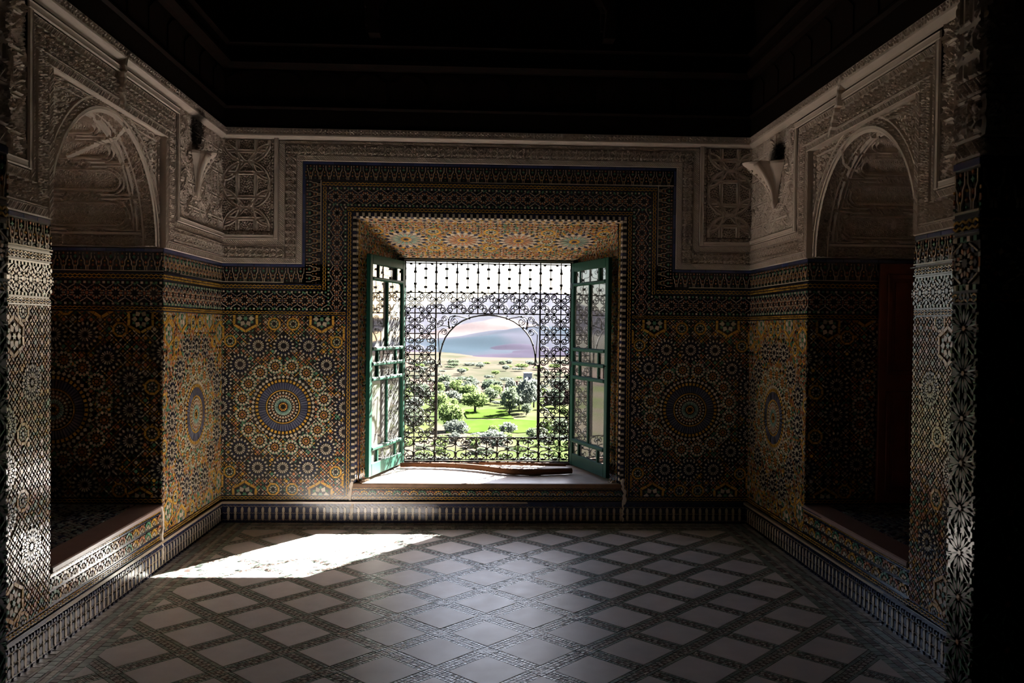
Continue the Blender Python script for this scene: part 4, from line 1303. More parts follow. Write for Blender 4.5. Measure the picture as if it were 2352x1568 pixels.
for i in range(8):
    x = GX0 + HC + i * CW
    if i in (0, 7): bar('vertical_bar', x, GZ0, x, GZ1, dy=.006)
    elif i in (1, 6): bar('vertical_bar', x, GZ0, x, GZ1, .013, dy=.006)
    else: bar('vertical_bar', x, RZ[1], x, GZ1, dy=.006); bar('vertical_bar', x, ZBOT, x, RZ[7], dy=.006)
for i in range(1, 8):
    x = GX0 + i * CW
    bar('vertical_bar', x, RZ[0], x, GZ1, .007, dy=.006); bar('vertical_bar', x, ZBOT, x, RZ[7], .008, dy=.006)
def spiral(cx, cy, r0, r1, a_end, turns, sg, n=26):
    """points from the eye outwards, ending at angle a_end with radius r1"""
    out = []
    for i in range(n + 1):
        t = i / n; a = a_end - sg * turns * 2 * PI * (1 - t); r = r0 + (r1 - r0) * t ** .8
        out.append((cx + r * math.cos(a), cy + r * math.sin(a)))
    return out
def cscroll_pts(h):
    a = spiral(.36 * h, .67 * h, .07 * h, .31 * h, math.radians(25), 1.55, -1)
    b = [(y, x) for x, y in a][::-1]
    return a + [(.80 * h, .80 * h)] + b
def node(mb, x, z, s=.0105): mb.box(x - s, x + s, -.007, .007, z - s, z + s)
def scroll_mesh(name, pts, r, nodes=()):
    b = MB(); b.tube([(x, 0, z) for x, z in pts], r, 5)
    for x, z in nodes: node(b, x, z)
    return b.mesh(name, IRON, True)
h_ = HC * .98
cs = {}
for sx in (1, -1):
    for sz in (1, -1):
        hz = (RZ[0] - RZ[1]) / 2 / HC
        P = [(sx * x, sz * z * hz) for x, z in cscroll_pts(h_)]
        cs[(sx, sz)] = scroll_mesh('scroll', P, .0050, [(sx * .05 * h_, sz * .66 * h_ * hz), (sx * .67 * h_, sz * .04 * h_ * hz)])
def put_c(x, z, sx, sz):
    o = GP(obj('scroll', cs[(sx, sz)], gr)); o.location = (x, GY - .002, z); return o
for r_ in range(7):
    zt, zb = RZ[r_], RZ[r_ + 1]
    for i in range(-1, 8):
        xl, xr = GX0 + HC + i * CW, GX0 + HC + (i + 1) * CW
        if r_ > 0 and not (i <= 0 or i >= 6): continue
        for sx, x in ((1, xl), (-1, xr)):
            if x < GX0 - .01 or x > GX1 + .01: continue
            put_c(x, zt, sx, -1); put_c(x, zb, sx, 1)
def sband(H2, W2):
    """half-cell S piece: from the middle of the far bar, over the near bar, up and round into a curl"""
    p = [(W2 * (.98 - .86 * t), H2 * (.02 + .30 * t + .045 * math.sin(2 * PI * t))) for t in np.linspace(0, 1, 9)]
    p += [(W2 * (.44 - .38 * math.cos(a)), H2 * (.55 + .41 * math.sin(a))) for a in np.linspace(-.30, PI * .66, 11)]
    eye = spiral(W2 * .70, H2 * .56, W2 * .05, W2 * .22, math.radians(62), 1.05, -1, 14)[::-1]
    return p + eye
def put_band(z0, z1, r):
    zc_ = (z0 + z1) / 2; H2 = abs(z1 - z0) / 2
    me = {}
    for sx in (1, -1):
        for sz in (1, -1):
            me[(sx, sz)] = scroll_mesh('scroll', [(sx * x, sz * z) for x, z in sband(H2, HC)], r, [(sx * HC * .97, 0), (sx * HC * .03, sz * H2 * .40), (sx * HC * .95, sz * H2 * .62), (sx * HC * .40, sz * H2 * .95)])
    for i in range(16):
        x = GX0 + HC * i
        for sz in (1, -1):
            # bars alternate: curls face the cell bars
            o = GP(obj('scroll', me[(1, sz)] if i % 2 else me[(-1, sz)], gr)); o.location = (x if i % 2 else x + HC, GY - .003, zc_)
put_band(RZ[7], ZBOT, .0048)
put_band(ZTOP, RZ[0], .0024)
# arch with its spandrel curls
axc = (AX0 + AX1) / 2
zspr, zap = gz(832), gz(723)
b = MB()
def xpx(p): return GX0 + (p - 931.5) / (1309.0 - 931.5) * GW
al = [(1013, 838), (1012, 820), (1014, 805), (1018, 790), (1024, 775), (1033, 762), (1046, 748), (1062, 737), (1080, 729), (1100, 724.5), (1121, 723)]
apts = [(xpx(x), gz(y)) for x, y in al]
apts = apts + [(2 * axc - x, z) for x, z in apts[::-1][1:]]
b.tube([(x, GY - .004, z) for x, z in apts], .0065, 6)
GP(b.build('arch_bar', IRON, gr, True))
for sg in (1, -1):
    def M_(pts): return [(axc + sg * (x - axc), GY - .004, z) for x, z in [(xpx(a), gz(c)) for a, c in pts]]
    for nm, pts in (('scroll', spiral(1044.5, 737.5, 1.5, 9, math.radians(-100), 1.6, 1) + [(1040, 726), (1033, 729), (1031, 738), (1034, 752), (1040, 752)]),
                    ('scroll', spiral(1021, 762.5, 1.5, 8, math.radians(-170), 1.6, -1) + [(1010, 762), (1008, 768), (1010, 800), (1011, 822), (1008, 832)]),
                    ('scroll', spiral(1021.5, 732.5, 1.5, 6.5, math.radians(-60), 1.5, 1) + [(1028, 728), (1031, 736), (1030, 746), (1033, 753)]),
                    ('scroll', spiral(1014, 742, 1.5, 6, math.radians(200), 1.5, -1) + [(1007, 745), (1006, 752), (1016, 748), (1028, 749), (1033, 753)]),
                    ('scroll', [(1040, 726), (1050, 726), (1064, 729), (1078, 732)]),
                    ('scroll', [(1078, 732), (1079, 727), (1076, 725), (1078, 722)]),
                    ('foot_curl', [(1012, 832), (1008, 836), (1006, 842), (1008, 838), (1014, 836), (1017, 843), (1012, 842)])):
        b = MB(); b.tube(M_(pts), .0040, 5)
        GP(b.build(nm, IRON, gr, True))
    for px_, py_ in ((1033, 753), (1040, 751), (1025, 758), (1078, 731), (1031, 740), (1018, 790), (1012, 834), (1007, 744), (1045, 726)):
        x, z = axc + sg * (xpx(px_) - axc), gz(py_)
        b = MB(); b.box(x - .008, x + .008, GY - .012, GY + .004, z - .008, z + .008, bev=.002)
        GP(b.build('collar', IRON, gr))
    x = axc + sg * (AX1 - axc)
    b = MB(); b.box(x - .008 - sg * .012, x + .008 - sg * .012, GY - .010, GY + .006, RZ[7], gz(835), bev=.002)
    GP(b.build('vertical_bar', IRON, gr))

# ---- glazed shutters, folded back into the recess
gm = bpy.data.materials.new('old_glass'); gm.use_nodes = True
nt = gm.node_tree; N_, L_ = nt.nodes, nt.links
for n in list(N_): N_.remove(n)
out = N_.new('ShaderNodeOutputMaterial')
tr = N_.new('ShaderNodeBsdfTransparent'); tr.inputs[0].default_value = (.86, .88, .87, 1)
gl = N_.new('ShaderNodeBsdfGlossy'); gl.inputs['Roughness'].default_value = .035
df = N_.new('ShaderNodeBsdfDiffuse'); df.inputs[0].default_value = (.60, .62, .61, 1)
tl_ = N_.new('ShaderNodeBsdfTranslucent'); tl_.inputs[0].default_value = (.60, .62, .61, 1)
fr_ = N_.new('ShaderNodeFresnel'); fr_.inputs[0].default_value = 1.52
nzg = N_.new('ShaderNodeTexNoise'); nzg.inputs['Scale'].default_value = 9
geo = N_.new('ShaderNodeNewGeometry'); L_.new(geo.outputs['Position'], nzg.inputs['Vector'])
mrg = N_.new('ShaderNodeMapRange'); mrg.inputs[3].default_value = .10; mrg.inputs[4].default_value = .22; L_.new(nzg.outputs['Fac'], mrg.inputs[0])
dust = N_.new('ShaderNodeMixShader'); dust.inputs[0].default_value = .3; L_.new(df.outputs[0], dust.inputs[1]); L_.new(tl_.outputs[0], dust.inputs[2])
m1 = N_.new('ShaderNodeMixShader'); L_.new(mrg.outputs[0], m1.inputs[0]); L_.new(tr.outputs[0], m1.inputs[1]); L_.new(dust.outputs[0], m1.inputs[2])
frs = N_.new('ShaderNodeMath'); frs.operation = 'MULTIPLY_ADD'; frs.inputs[1].default_value = 1.6; frs.inputs[2].default_value = .02; frs.use_clamp = True
L_.new(fr_.outputs[0], frs.inputs[0])
m2 = N_.new('ShaderNodeMixShader'); L_.new(frs.outputs[0], m2.inputs[0]); L_.new(m1.outputs[0], m2.inputs[1]); L_.new(gl.outputs[0], m2.inputs[2])
L_.new(m2.outputs[0], out.inputs[0])
def shutter(hx, hy, fx, fy, label):
    W_ = math.hypot(fx - hx, fy - hy); T = .034; ST = .058
    zb = GZ0 - .005; Ht = GZ1 - .012 - zb
    root = empty('window_shutter', (hx, hy, zb)); root.rotation_euler = (0, 0, math.atan2(fy - hy, fx - hx))
    tag(root, label, 'shutter')
    def part(nm, x0, x1, z0, z1, t=T, bev=.004, par=root):
        b = MB(); b.box(x0, x1, -t / 2, t / 2, z0, z1, bev=bev); return b.build(nm, GRN, par)
    part('stile', 0, ST, 0, Ht); part('stile', W_ - ST, W_, 0, Ht)
    hts = [.100, .100, .030, .520, .030, .090, .030, .090, .030, .530, .026, .100, .075]
    sc_ = Ht / sum(hts); z = 0
    zz = []
    for q in hts: zz.append((z, z + q * sc_)); z += q * sc_
    part('rail', ST, W_ - ST, *zz[0]); part('rail', ST, W_ - ST, *zz[12])
    for i in (2, 4, 6, 8, 10): part('rail', ST - .004, W_ - ST + .004, *zz[i], t=.052, bev=.008)
    iw = W_ - 2 * ST
    for i in (1, 3, 5, 7, 9, 11):
        z0, z1 = zz[i]
        cuts = [.5] if i in (3, 9) else [.20, .80]
        xs = [ST]
        for c in cuts:
            xc = ST + iw * c
            part('muntin', xc - .013, xc + .013, z0, z1, t=.030); xs += [xc - .013, xc + .013]
        xs.append(W_ - ST)
        for k in range(0, len(xs), 2):
            b = MB(); b.box(xs[k] - .003, xs[k + 1] + .003, -.0015, .0015, z0 - .003, z1 + .003)
            o = b.build('pane', gm, root); o.rotation_euler = (R.gauss(0, .002), 0, R.gauss(0, .003)) 
    for z0 in (.18, Ht / 2, Ht - .2):
        b = MB(); b.tube([(-.004, 0, z0 - .03), (-.004, 0, z0 + .03)], .007, 8); b.box(-.004, .03, -.019, -.0165, z0 - .025, z0 + .025)
        b.build('hinge', IRON, root)
    b = MB(); b.tube([(W_ - .03, -.018, .9), (W_ - .03, -.032, .9), (W_ - .03, -.034, .89), (W_ - .03, -.034, .80)], .005, 6)
    b.build('latch', IRON, root)
    return root
shutter(GX0 - .004, 7.545, -0.872, 6.80, 'green glazed window shutter on the left, catching the sun')
shutter(GX1 + .004, 7.545, 1.050, 6.80, 'green glazed window shutter on the right, in shade')

# ---- poles lying on the sill
def pole(pts, rads, label, nm='wooden_pole'):
    P = [Vector(p) for p in pts]; fine = []; fr2 = []
    for i in range(len(P) - 1):
        p0, p1, p2, p3 = P[max(i - 1, 0)], P[i], P[i + 1], P[min(i + 2, len(P) - 1)]
        for k in range(6):
            t = k / 6
            fine.append(.5 * ((2 * p1) + (p2 - p0) * t + (2 * p0 - 5 * p1 + 4 * p2 - p3) * t * t + (3 * p1 - p0 - 3 * p2 + p3) * t ** 3)); fr2.append((rads[i] + (rads[i + 1] - rads[i]) * t) * R.uniform(.95, 1.06))
    fine.append(P[-1]); fr2.append(rads[-1])
    b = MB(); b.tube(fine, fr2, 10)
    o = b.build(nm, BARK, None, True)
    k = MB()
    for q in (5, 13, 20):
        if q < len(fine):
            k.tube([fine[q], fine[q] + Vector((R.uniform(-.006, .006), -.012, fr2[q] + .002))], [.010, .005], 6)
    k.build('knot', BARK, o, True)
    return o
def sz(y): return WZ0 + .004 + max(0, (y - 7.0)) / .6 * .025
o = pole([(-.66, 7.40, sz(7.4) + .020), (-.45, 7.39, sz(7.39) + .022), (-.22, 7.36, sz(7.36) + .024), (.02, 7.27, sz(7.27) + .025), (.27, 7.12, sz(7.12) + .026), (.52, 7.10, sz(7.1) + .026), (.80, 7.16, sz(7.16) + .025)], [.018, .020, .022, .024, .027, .027, .024], '')
tag(o, 'thick crooked bark-covered pole lying along the front of the window sill', 'pole')
o = pole([(.02, 7.52, sz(7.5) + .016), (.30, 7.50, sz(7.5) + .016), (.55, 7.47, sz(7.47) + .016), (.78, 7.44, sz(7.44) + .016)], [.011, .014, .014, .012], '')
tag(o, 'thinner wooden stick lying behind the crooked pole, right half of the sill', 'stick')

# ---- plaster brackets on the side walls
def bracket(fr, uc, zb, zt, hw, pr, label, broken=False):
    loc = fr.pos(np.array([uc]), np.array([zb]), np.array([0.0]))[0]
    na, nz_ = 61, 26
    root = empty('plaster_bracket', tuple(loc)); tag(root, label, 'bracket')
    binv = Matrix.Translation(-Vector(loc))
    def surf(t, a, off=0.0):
        """t 0..1 up, a 0..pi round the front"""
        g = .16 + .84 * t ** 2.1
        lob = 1 + (.40 * abs(math.cos(1.5 * (a - PI / 2))) ** .7 - .22) * min(1, t * 1.6)
        if broken and a > 2.0: lob *= max(.25, 1 - (a - 2.0) * 1.1 * t)
        return (uc - math.cos(a) * hw * g * lob + 0, zb + (zt - zb) * t + .03 * t * math.sin(a) * 0, (.012 + pr * math.sin(a) * g * lob) + off)
    P = np.zeros((na, nz_, 3))
    for i in range(na):
        for j in range(nz_):
            u, v, n = surf(j / (nz_ - 1), PI * i / (na - 1)); P[i, j] = fr.pos(np.array([u]), np.array([v]), np.array([n]))[0]
    o = grid_mesh('body', P, None, not fr.flip, None, root, True); o.matrix_parent_inverse = binv
    tp = MB()
    ring = [surf(1, PI * i / (na - 1)) for i in range(na)]
    vs = [fr.pos(np.array([u]), np.array([v + dz]), np.array([n * k]))[0] for dz, k in ((0, 1.0), (.014, 1.04), (.020, .98)) for u, v, n in ring]
    fs = [(q * na + i, q * na + i + 1, (q + 1) * na + i + 1, (q + 1) * na + i) for q in range(2) for i in range(na - 1)] + [tuple(range(2 * na, 3 * na)), tuple(range(na - 1, -1, -1))]
    tp.add([tuple(p) for p in vs], fs); o = tp.build('cap', STUC, root); o.matrix_parent_inverse = binv
    # raised ribs and a leaf panel between the lobes
    for a in ((PI * .30, PI * .70) if not broken else (PI * .32, PI * .58)):
        b = MB(); b.tube([tuple(fr.pos(*[np.array([q]) for q in surf(t, a, .004)])[0]) for t in np.linspace(0, 1, 14)], [.009 + .014 * t for t in np.linspace(0, 1, 14)], 7)
        o = b.build('rib', STUC, root, True); o.matrix_parent_inverse = binv
    b = MB()
    for k in range(6):
        t = .35 + .10 * k
        for da in (-.10, .10):
            c = fr.pos(*[np.array([q]) for q in surf(t, PI / 2 + da, .004)])[0]; s = .007 + .003 * k / 6
            b.tube([c - np.array(fr.V) * s * 1.5, c, c + np.array(fr.V) * s * 1.5], [.002, s, .002], 6)
    o = b.build('leaf_carving', STUC, root, True); o.matrix_parent_inverse = binv
    b = MB(); c = fr.pos(np.array([uc]), np.array([zb]), np.array([.012 + pr * .12]))[0]
    b.tube([c + np.array(fr.V) * .03, c, c - np.array(fr.V) * .022, c - np.array(fr.V) * .04], [hw * .17, hw * .20, hw * .13, .002], 8)
    o = b.build('pendant', STUC, root, True); o.matrix_parent_inverse = binv
bracket(FL, D - 6.09, 2.47, 2.735, .085, .115, 'narrow pale plaster bracket on the left wall under a soot mark')
bracket(FR, D - 6.14, 2.47, 2.745, .125, .21, 'lobed plaster bracket on the right wall under a soot mark')
# ================================================================== THE VALLEY OUTSIDE
GZ = -26.0
def vnoise(x, y, s):
    return (np.sin(x * s + 1.3 * np.sin(y * s * .7)) + np.sin(y * s * 1.1 + 1.7 * np.sin(x * s * .6 + 2)) + .5 * np.sin((x + y) * s * 2.3)) / 2.5
def land_mat(name, c1, c2, scale, c3=None, scale3=.02, rough=.95):
    m = bpy.data.materials.new(name); nt, p = nodes_of(m); N, L = nt.nodes, nt.links
    ge = N.new('ShaderNodeNewGeometry')
    nz = N.new('ShaderNodeTexNoise'); nz.inputs['Scale'].default_value = scale; nz.inputs['Detail'].default_value = 6
    mp = N.new('ShaderNodeMapping'); mp.inputs['Scale'].default_value = (1, .45, 1)
    L.new(ge.outputs['Position'], mp.inputs[0]); L.new(mp.outputs[0], nz.inputs['Vector'])
    cr = N.new('ShaderNodeValToRGB'); cr.color_ramp.elements[0].position = .38; cr.color_ramp.elements[1].position = .60
    cr.color_ramp.elements[0].color = (*c1, 1); cr.color_ramp.elements[1].color = (*c2, 1)
    L.new(nz.outputs['Fac'], cr.inputs[0])
    src = cr.outputs[0]
    if c3:
        n3 = N.new('ShaderNodeTexNoise'); n3.inputs['Scale'].default_value = scale3
        L.new(mp.outputs[0], n3.inputs['Vector'])
        r3 = N.new('ShaderNodeValToRGB'); r3.color_ramp.elements[0].position = .48; r3.color_ramp.elements[1].position = .56
        L.new(n3.outputs['Fac'], r3.inputs[0])
        mx = N.new('ShaderNodeMixRGB'); mx.inputs[2].default_value = (*c3, 1)
        L.new(r3.outputs[0], mx.inputs[0]); L.new(src, mx.inputs[1]); src = mx.outputs[0]
    L.new(src, p.inputs['Base Color'])
    p.inputs['Roughness'].default_value = rough; p.inputs['Specular IOR Level'].default_value = 0
    return m
M_NEAR = land_mat('meadow_ground', (.015, .022, .008), (.025, .029, .013), .05, (.036, .031, .024), .035)
M_MID = land_mat('terrace_ground', (.032, .028, .023), (.019, .020, .014), .03, (.034, .026, .023), .02)
M_FIELD = land_mat('crop', (.016, .029, .0050), (.020, .032, .0070), .2)
M_FIELD2 = land_mat('pale_crop', (.023, .029, .011), (.028, .032, .015), .15)
M_BLUE = land_mat('scrub_ridge', (.011, .016, .021), (.018, .019, .025), .012)
M_PINK = land_mat('sand_hill', (.043, .034, .034), (.032, .025, .025), .012)
M_FAR = land_mat('far_rock', (.0075, .0072, .011), (.0105, .0095, .0135), .002)
M_RED = mat('red_earth', (.075, .042, .037), .95, 0, noise=(.5, (.055, .031, .028), .3))
M_WHT = mat('lime_wash', (.14, .14, .15), .9, 0)
def terrain(name, m, xs, ys, fn):
    X, Y = np.meshgrid(xs, ys, indexing='ij')
    Zt = fn(X, Y)
    o = grid_mesh(name, np.stack([X, Y, Zt], 2), None, False, [m], None, True); struct(o); return o
fan = lambda y, k=.55: None
yy = np.linspace(40, 330, 60)
terrain('ground_meadow', M_NEAR, np.linspace(-260, 280, 110), yy, lambda x, y: GZ + .15 * vnoise(x, y, .05) * np.clip((y - 60) / 60, 0, 1) + np.clip(60 - y, 0, 60) * .35)
terrain('ground_terraces', M_MID, np.linspace(-560, 600, 120), np.linspace(325, 1050, 90), lambda x, y: GZ - .3 + 1.6 * vnoise(x, y, .018) * np.clip((y - 330) / 100, 0, 1) + np.clip(y - 700, 0, 400) * .004)
def ridge(name, m, y0, y1, x0, x1, prof, base):
    """long hill: prof(x) crest height, rising from y0 to its crest and on to y1"""
    xs = np.linspace(x0, x1, 150); ys = np.linspace(y0, y1, 40)
    def fn(x, y):
        t = (y - y0) / (y1 - y0)
        s = np.sin(np.clip(t, 0, 1) * PI) ** .8
        w = (y1 - y0)
        return base + (prof(x) - base) * s + w * .014 * vnoise(x, y, 14 / w) * s
    return terrain(name, m, xs, ys, fn)
ridge('hill_scrub', M_BLUE, 820, 1700, -700, 760, lambda x: -17 + 7 * np.sin(x * .009 + 1.0) + 3 * np.sin(x * .023) + np.where(x > 0, x * .02, -x * .01), GZ - 3)
ridge('hill_sand', M_PINK, 1900, 3000, -900, 1100, lambda x: GZ + 44 * np.exp(-((x - 60) / 150) ** 2) + 14 * np.exp(-((x + 420) / 160) ** 2) + 22 * np.exp(-((x - 640) / 200) ** 2), GZ - 4)
ridge('hill_violet', land_mat('violet_slope', (.013, .012, .018), (.018, .016, .023), .01), 790, 1180, -500, 700, lambda x: -25.5 + 4.6 / (1 + np.exp(-(x - 25) / 14)) + 1.0 * np.sin(x * .03), GZ - 3)
ridge('mountain_far', M_FAR, 4200, 8200, -4200, 4600, lambda x: 165 + 60 * np.sin(x * .0011 + .6) + 25 * np.sin(x * .0041) - x * .012, GZ - 6)
# fields
FIELDS = []
def field(x0, x1, y0, y1, m, label, k=0):
    FIELDS.append((x0, x1, y0, y1))
    b = MB(); n = 10
    top = []
    for i in range(n): top.append((x0 + (x1 - x0) * i / (n - 1), y0 + R.uniform(-2, 2)))
    for i in range(n): top.append((x1 - (x1 - x0) * i / (n - 1) + R.uniform(-2, 2), y1 + R.uniform(-3, 3)))
    b.prism(top, 2, GZ - .3, GZ + .30 + k)
    o = b.build('crop_field', m); tag(o, label, 'field'); return o
field(-8, 20, 222, 252, M_FIELD, 'bright green crop field lying nearest below the arched opening')
field(-3, 11, 258, 284, M_FIELD, 'small bright green field behind the round-crowned tree')
field(-34, -12, 205, 250, M_FIELD2, 'pale yellow-green field at the lower left beyond the grille')
field(24, 40, 196, 232, M_FIELD2, 'pale green field at the lower right beyond the grille')
field(24, 46, 262, 296, M_FIELD2, 'pale green strip field below the red ruins on the right')
# trees
def leaf_mat(nm, c):
    m = bpy.data.materials.new(nm); m.use_nodes = True; nt = m.node_tree; N, L = nt.nodes, nt.links
    for n in list(N): N.remove(n)
    o = N.new('ShaderNodeOutputMaterial'); d = N.new('ShaderNodeBsdfDiffuse'); t = N.new('ShaderNodeBsdfTranslucent'); mx = N.new('ShaderNodeMixShader')
    g = N.new('ShaderNodeNewGeometry'); mr = N.new('ShaderNodeMapRange'); mr.inputs[3].default_value = .6; mr.inputs[4].default_value = 1.4
    hv = N.new('ShaderNodeHueSaturation'); hv.inputs['Color'].default_value = (*c, 1)
    L.new(g.outputs['Random Per Island'], mr.inputs[0]); L.new(mr.outputs[0], hv.inputs['Value'])
    L.new(hv.outputs[0], d.inputs[0]); L.new(hv.outputs[0], t.inputs[0]); L.new(d.outputs[0], mx.inputs[1]); L.new(t.outputs[0], mx.inputs[2])
    mx.inputs[0].default_value = .5; L.new(mx.outputs[0], o.inputs[0])
    return m
LEAF = [leaf_mat('leaf_olive', (.066, .082, .054)), leaf_mat('leaf_fresh', (.072, .100, .036)), leaf_mat('leaf_grey', (.078, .090, .076)), leaf_mat('leaf_dark', (.052, .066, .048))]
def crown_mesh(rx, rz, n, seed, m):
    rr = np.random.default_rng(seed)
    V = []; F = []
    for i in range(n):
        v = rr.normal(size=3); v /= np.linalg.norm(v); v *= rr.uniform(.35, 1) ** .5
        c = v * np.array([rx, rx, rz]); s = rr.uniform(.16, .30) * rx
        for j in range(7):                       # tuft of leaf blades
            d = rr.normal(size=3); d /= np.linalg.norm(d); e = np.cross(d, rr.normal(size=3)); e /= np.linalg.norm(e)
            p = c + d * s * .6; b0 = len(V)
            V += [p - e * s * .35, p + d * s * .45, p + e * s * .35, p - d * s * .45]; F.append((b0, b0 + 1, b0 + 2, b0 + 3))
    me = bpy.data.meshes.new('crown'); me.from_pydata([tuple(v) for v in V], [], F); me.materials.append(m); me.update(); return me
CR = {}
def tree(x, y, h, w_, kind, label, group=None, nm='tree', cat='tree'):
    z = GZ + .32
    key = (kind, round(h / w_, 0))
    if key not in CR: CR[key] = (crown_mesh(.5, .42, 170, len(CR) + 3, LEAF[kind]))
    root = empty(nm, (x, y, z)); tag(root, label, cat, group)
    c = obj('crown', CR[key], root); c.location = (0, 0, h * .60); c.scale = (w_, w_, h * .92); c.rotation_euler = (0, 0, R.uniform(0, 6))
    if h > 2.5:
        b = MB(); b.tube([(0, 0, 0), (.05, 0, h * .3), (.15, .1, h * .7)], [w_ * .05, w_ * .035, w_ * .012], 7)
        for s in (-1, 1): b.tube([(.04, 0, h * .28), (s * w_ * .18, .1, h * .5), (s * w_ * .3, .2, h * .66)], [w_ * .025, w_ * .018, w_ * .006], 6)
        b.build('trunk', mat('tree_bark', (.012, .010, .008), .9, .1), root)
    return root
def px2(px, py, zb=GZ + .4):
    """ground point seen at that pixel of the photograph"""
    u, v = px - 1176, py - 784
    c, s = math.cos(ROL), math.sin(ROL)
    a, b = (u * c + v * s) / FPX, (-u * s + v * c) / FPX
    d, z = math.cos(PIT) - b * math.sin(PIT), -math.sin(PIT) - b * math.cos(PIT)
    X, Y = a * math.cos(YAW) + d * math.sin(YAW), -a * math.sin(YAW) + d * math.cos(YAW)
    t = (zb - 1.55) / z
    return X * t, Y * t
def T(px, py, hp, wp, kind, label, group=None, **k):
    x, y = px2(px, py); s = y / FPX
    return tree(x, y, hp * s, wp * s, kind, label, group, **k)
T(1091, 944, 46, 62, 1, 'round-crowned green tree standing alone in the bright field')
T(1170, 950, 62, 44, 0, 'tall olive tree in the middle of the valley, right of the round-crowned tree')
T(1208, 945, 74, 46, 2, 'tall grey-green poplar near the right post of the arched opening')
T(1226, 935, 66, 36, 2, 'slender grey-green poplar touching the right post of the arched opening')
T(1192, 940, 56, 30, 0, 'narrow olive tree between the two poplars and the tall olive tree')
T(1034, 985, 60, 60, 1, 'broad fresh-green tree at the lower left of the arched opening')
T(1010, 960, 58, 44, 1, 'fresh-green tree cut by the left post of the arched opening')
T(1048, 1005, 42, 56, 2, 'low grey-green shrub tree at the foot of the arched opening, left of centre')
T(1132, 1030, 44, 66, 2, 'wide grey willow just above the lower scroll band')
T(965, 925, 46, 46, 3, 'dark green tree behind the left scroll column, upper one')
T(950, 990, 50, 50, 0, 'olive tree behind the left scroll column, lower one')
T(1275, 935, 44, 44, 3, 'dark green tree behind the right scroll column')
T(1292, 1005, 46, 50, 0, 'olive tree behind the right scroll column, near its foot')
T(1130, 905, 34, 50, 3, 'dark bushy tree in front of the red ruins')
T(1060, 890, 26, 54, 3, 'dark hedge tree at the far edge of the green fields')
PLACED = [(o.location.x, o.location.y, 4.0) for o in COL.objects if o.name.startswith('tree')]
for a, b_, py_ in ((1120, 1156, 893), (1160, 1196, 897), (1252, 1306, 925), (1200, 1226, 880)):
    for q in range(4): PLACED.append((*px2(a + (b_ - a) * q / 3, py_), 4.5))
def scatter(n, fpx, fpy, fh, fw, kinds, noun, group, nm='bush'):
    k = 0
    for _ in range(n * 14):
        if k >= n: break
        px_ = fpx(); py_ = fpy(); x, y = px2(px_, py_); h, w_ = fh() * y / FPX, fw() * y / FPX
        if any((x - q[0]) ** 2 + (y - q[1]) ** 2 < ((w_ * .56 + q[2])) ** 2 for q in PLACED): continue
        if any(f[0] - w_ * .6 < x < f[1] + w_ * .6 and f[2] - w_ * .6 < y < f[3] + w_ * .6 for f in FIELDS): continue
        PLACED.append((x, y, w_ * .56)); k += 1
        kd = R.choice(kinds)
        tint = ('olive', 'fresh green', 'grey-green', 'dark green')[kd]
        size = 'wide' if w_ / h > (1.1 if nm == 'tree' else 2.4) else 'compact'
        zone = 'beyond the left shutter' if px_ < 930 else 'beyond the left scroll column' if px_ < 1004 else 'left in the arched opening' if px_ < 1122 else 'right in the arched opening' if px_ < 1240 else 'beyond the right scroll column' if px_ < 1310 else 'beyond the right shutter'
        far = 'far' if py_ < 850 else 'mid-distance' if py_ < 892 else 'nearer' if py_ < 960 else 'near' if py_ < 1030 else 'nearest'
        lb = '%s %s %s %s, %s' % (far, size, tint, noun, zone)
        tree(x, y, h, w_, kd, lb, lb, nm=nm, cat=nm)
scatter(36, lambda: R.uniform(915, 1335), lambda: R.choice((R.uniform(892, 925), R.uniform(925, 1000))), lambda: R.uniform(22, 40), lambda: R.uniform(24, 46), (0, 1, 2, 1), 'valley tree', '', 'tree')
scatter(90, lambda: R.uniform(870, 1370), lambda: R.choice((R.uniform(836, 848), R.uniform(845, 885), R.uniform(885, 930))), lambda: R.uniform(6, 13), lambda: R.uniform(12, 34), (0, 2, 2, 1), 'scrub bush', '')
scatter(44, lambda: R.uniform(900, 1340), lambda: R.uniform(985, 1075), lambda: R.uniform(14, 26), lambda: R.uniform(20, 42), (0, 1, 1, 2), 'bush', '')
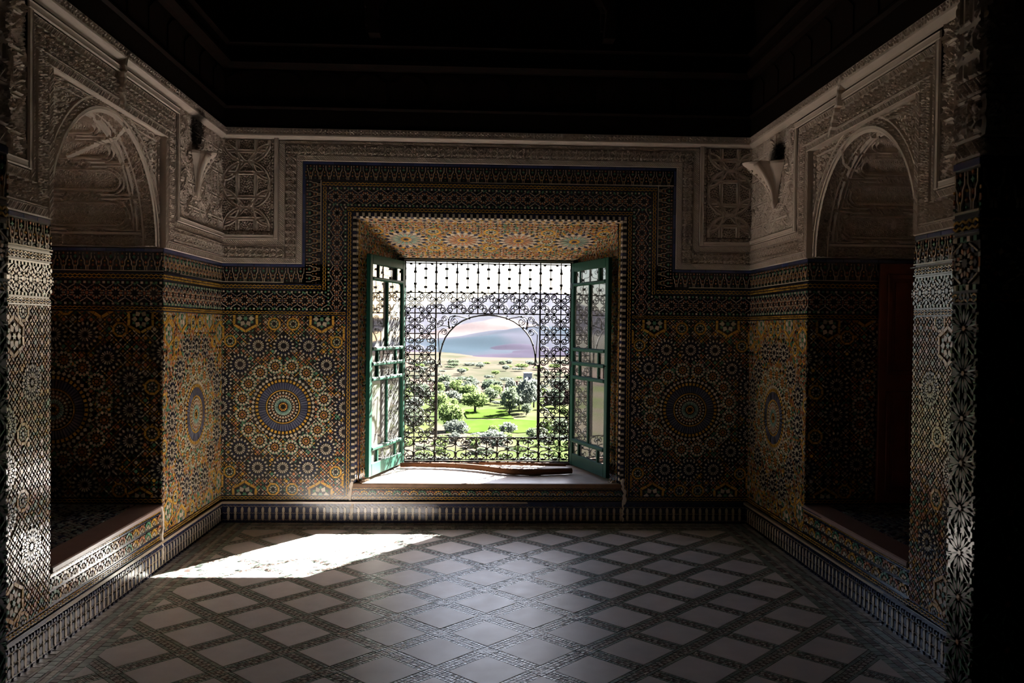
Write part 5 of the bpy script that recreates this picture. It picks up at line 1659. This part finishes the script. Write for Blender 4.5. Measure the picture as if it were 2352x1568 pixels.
# earth ruins and a whitewashed house
def ruin(px0, px1, py, hp, label):
    x0, y = px2(px0, py); x1, _ = px2(px1, py); s = y / FPX
    root = empty('earth_ruin', ((x0 + x1) / 2, y, GZ)); tag(root, label, 'ruin')
    n = 5; w_ = (x1 - x0) / n
    for i in range(n):
        h = hp * s * R.uniform(.55, 1.0); a = -(x1 - x0) / 2 + i * w_
        b = MB(); b.prism([(a, -1), (a + w_ * .99, -1), (a + w_ * .99, h * R.uniform(.8, 1)), (a + w_ * .6, h), (a + w_ * .3, h * R.uniform(.75, 1)), (a, h * R.uniform(.8, 1))], 1, 0, 1.2 + R.uniform(0, 3))
        o = b.build('wall', M_RED, root)
        if i % 2:
            c = MB(); c.box(a + w_ * .4, a + w_ * .6, -.05, .3, h * .25, h * .55); c.build('opening', mat('dark_hole', (.03, .02, .02), .9, .1), o)
ruin(1120, 1156, 893, 20, 'low broken red earth wall at the left end of the ruins')
ruin(1160, 1196, 897, 26, 'taller red earth ruin left of the poplars')
ruin(1252, 1306, 925, 44, 'large red earth ruin behind the right scroll column')
x0, y = px2(1212, 880); s = y / FPX
house = empty('village_house', (x0, y, GZ)); tag(house, 'small whitewashed flat-roofed house above the poplars', 'house')
b = MB(); b.box(-8 * s, 10 * s, 0, 8, -1, 24 * s); b.build('walls', M_WHT, house)
b = MB(); b.box(-8.6 * s, 10.6 * s, -.2, 8.2, 24 * s, 25.5 * s); b.build('roof_edge', M_WHT, house)
for wx in (-4, 4):
    b = MB(); b.box((wx - 1.2) * s, (wx + 1.2) * s, -.05, .1, 12 * s, 16 * s); b.build('window', mat('dark_hole', (.03, .02, .02), .9, .1), house)
# haze hanging in the valley
hz = MB(); hz.box(-4000, 4200, 790, 9000, -60, 420)
hm = bpy.data.materials.new('valley_haze'); hm.use_nodes = True
nt = hm.node_tree
for n in list(nt.nodes): nt.nodes.remove(n)
out = nt.nodes.new('ShaderNodeOutputMaterial'); vs_ = nt.nodes.new('ShaderNodeVolumeScatter')
vs_.inputs['Color'].default_value = (.80, .88, 1, 1); vs_.inputs['Density'].default_value = .0000075; vs_.inputs['Anisotropy'].default_value = .2
nt.links.new(vs_.outputs[0], out.inputs['Volume'])
hzo = hz.build('valley_haze', hm); tag(hzo, 'pale blue haze hanging over the far valley and hills', 'haze', kind='stuff')
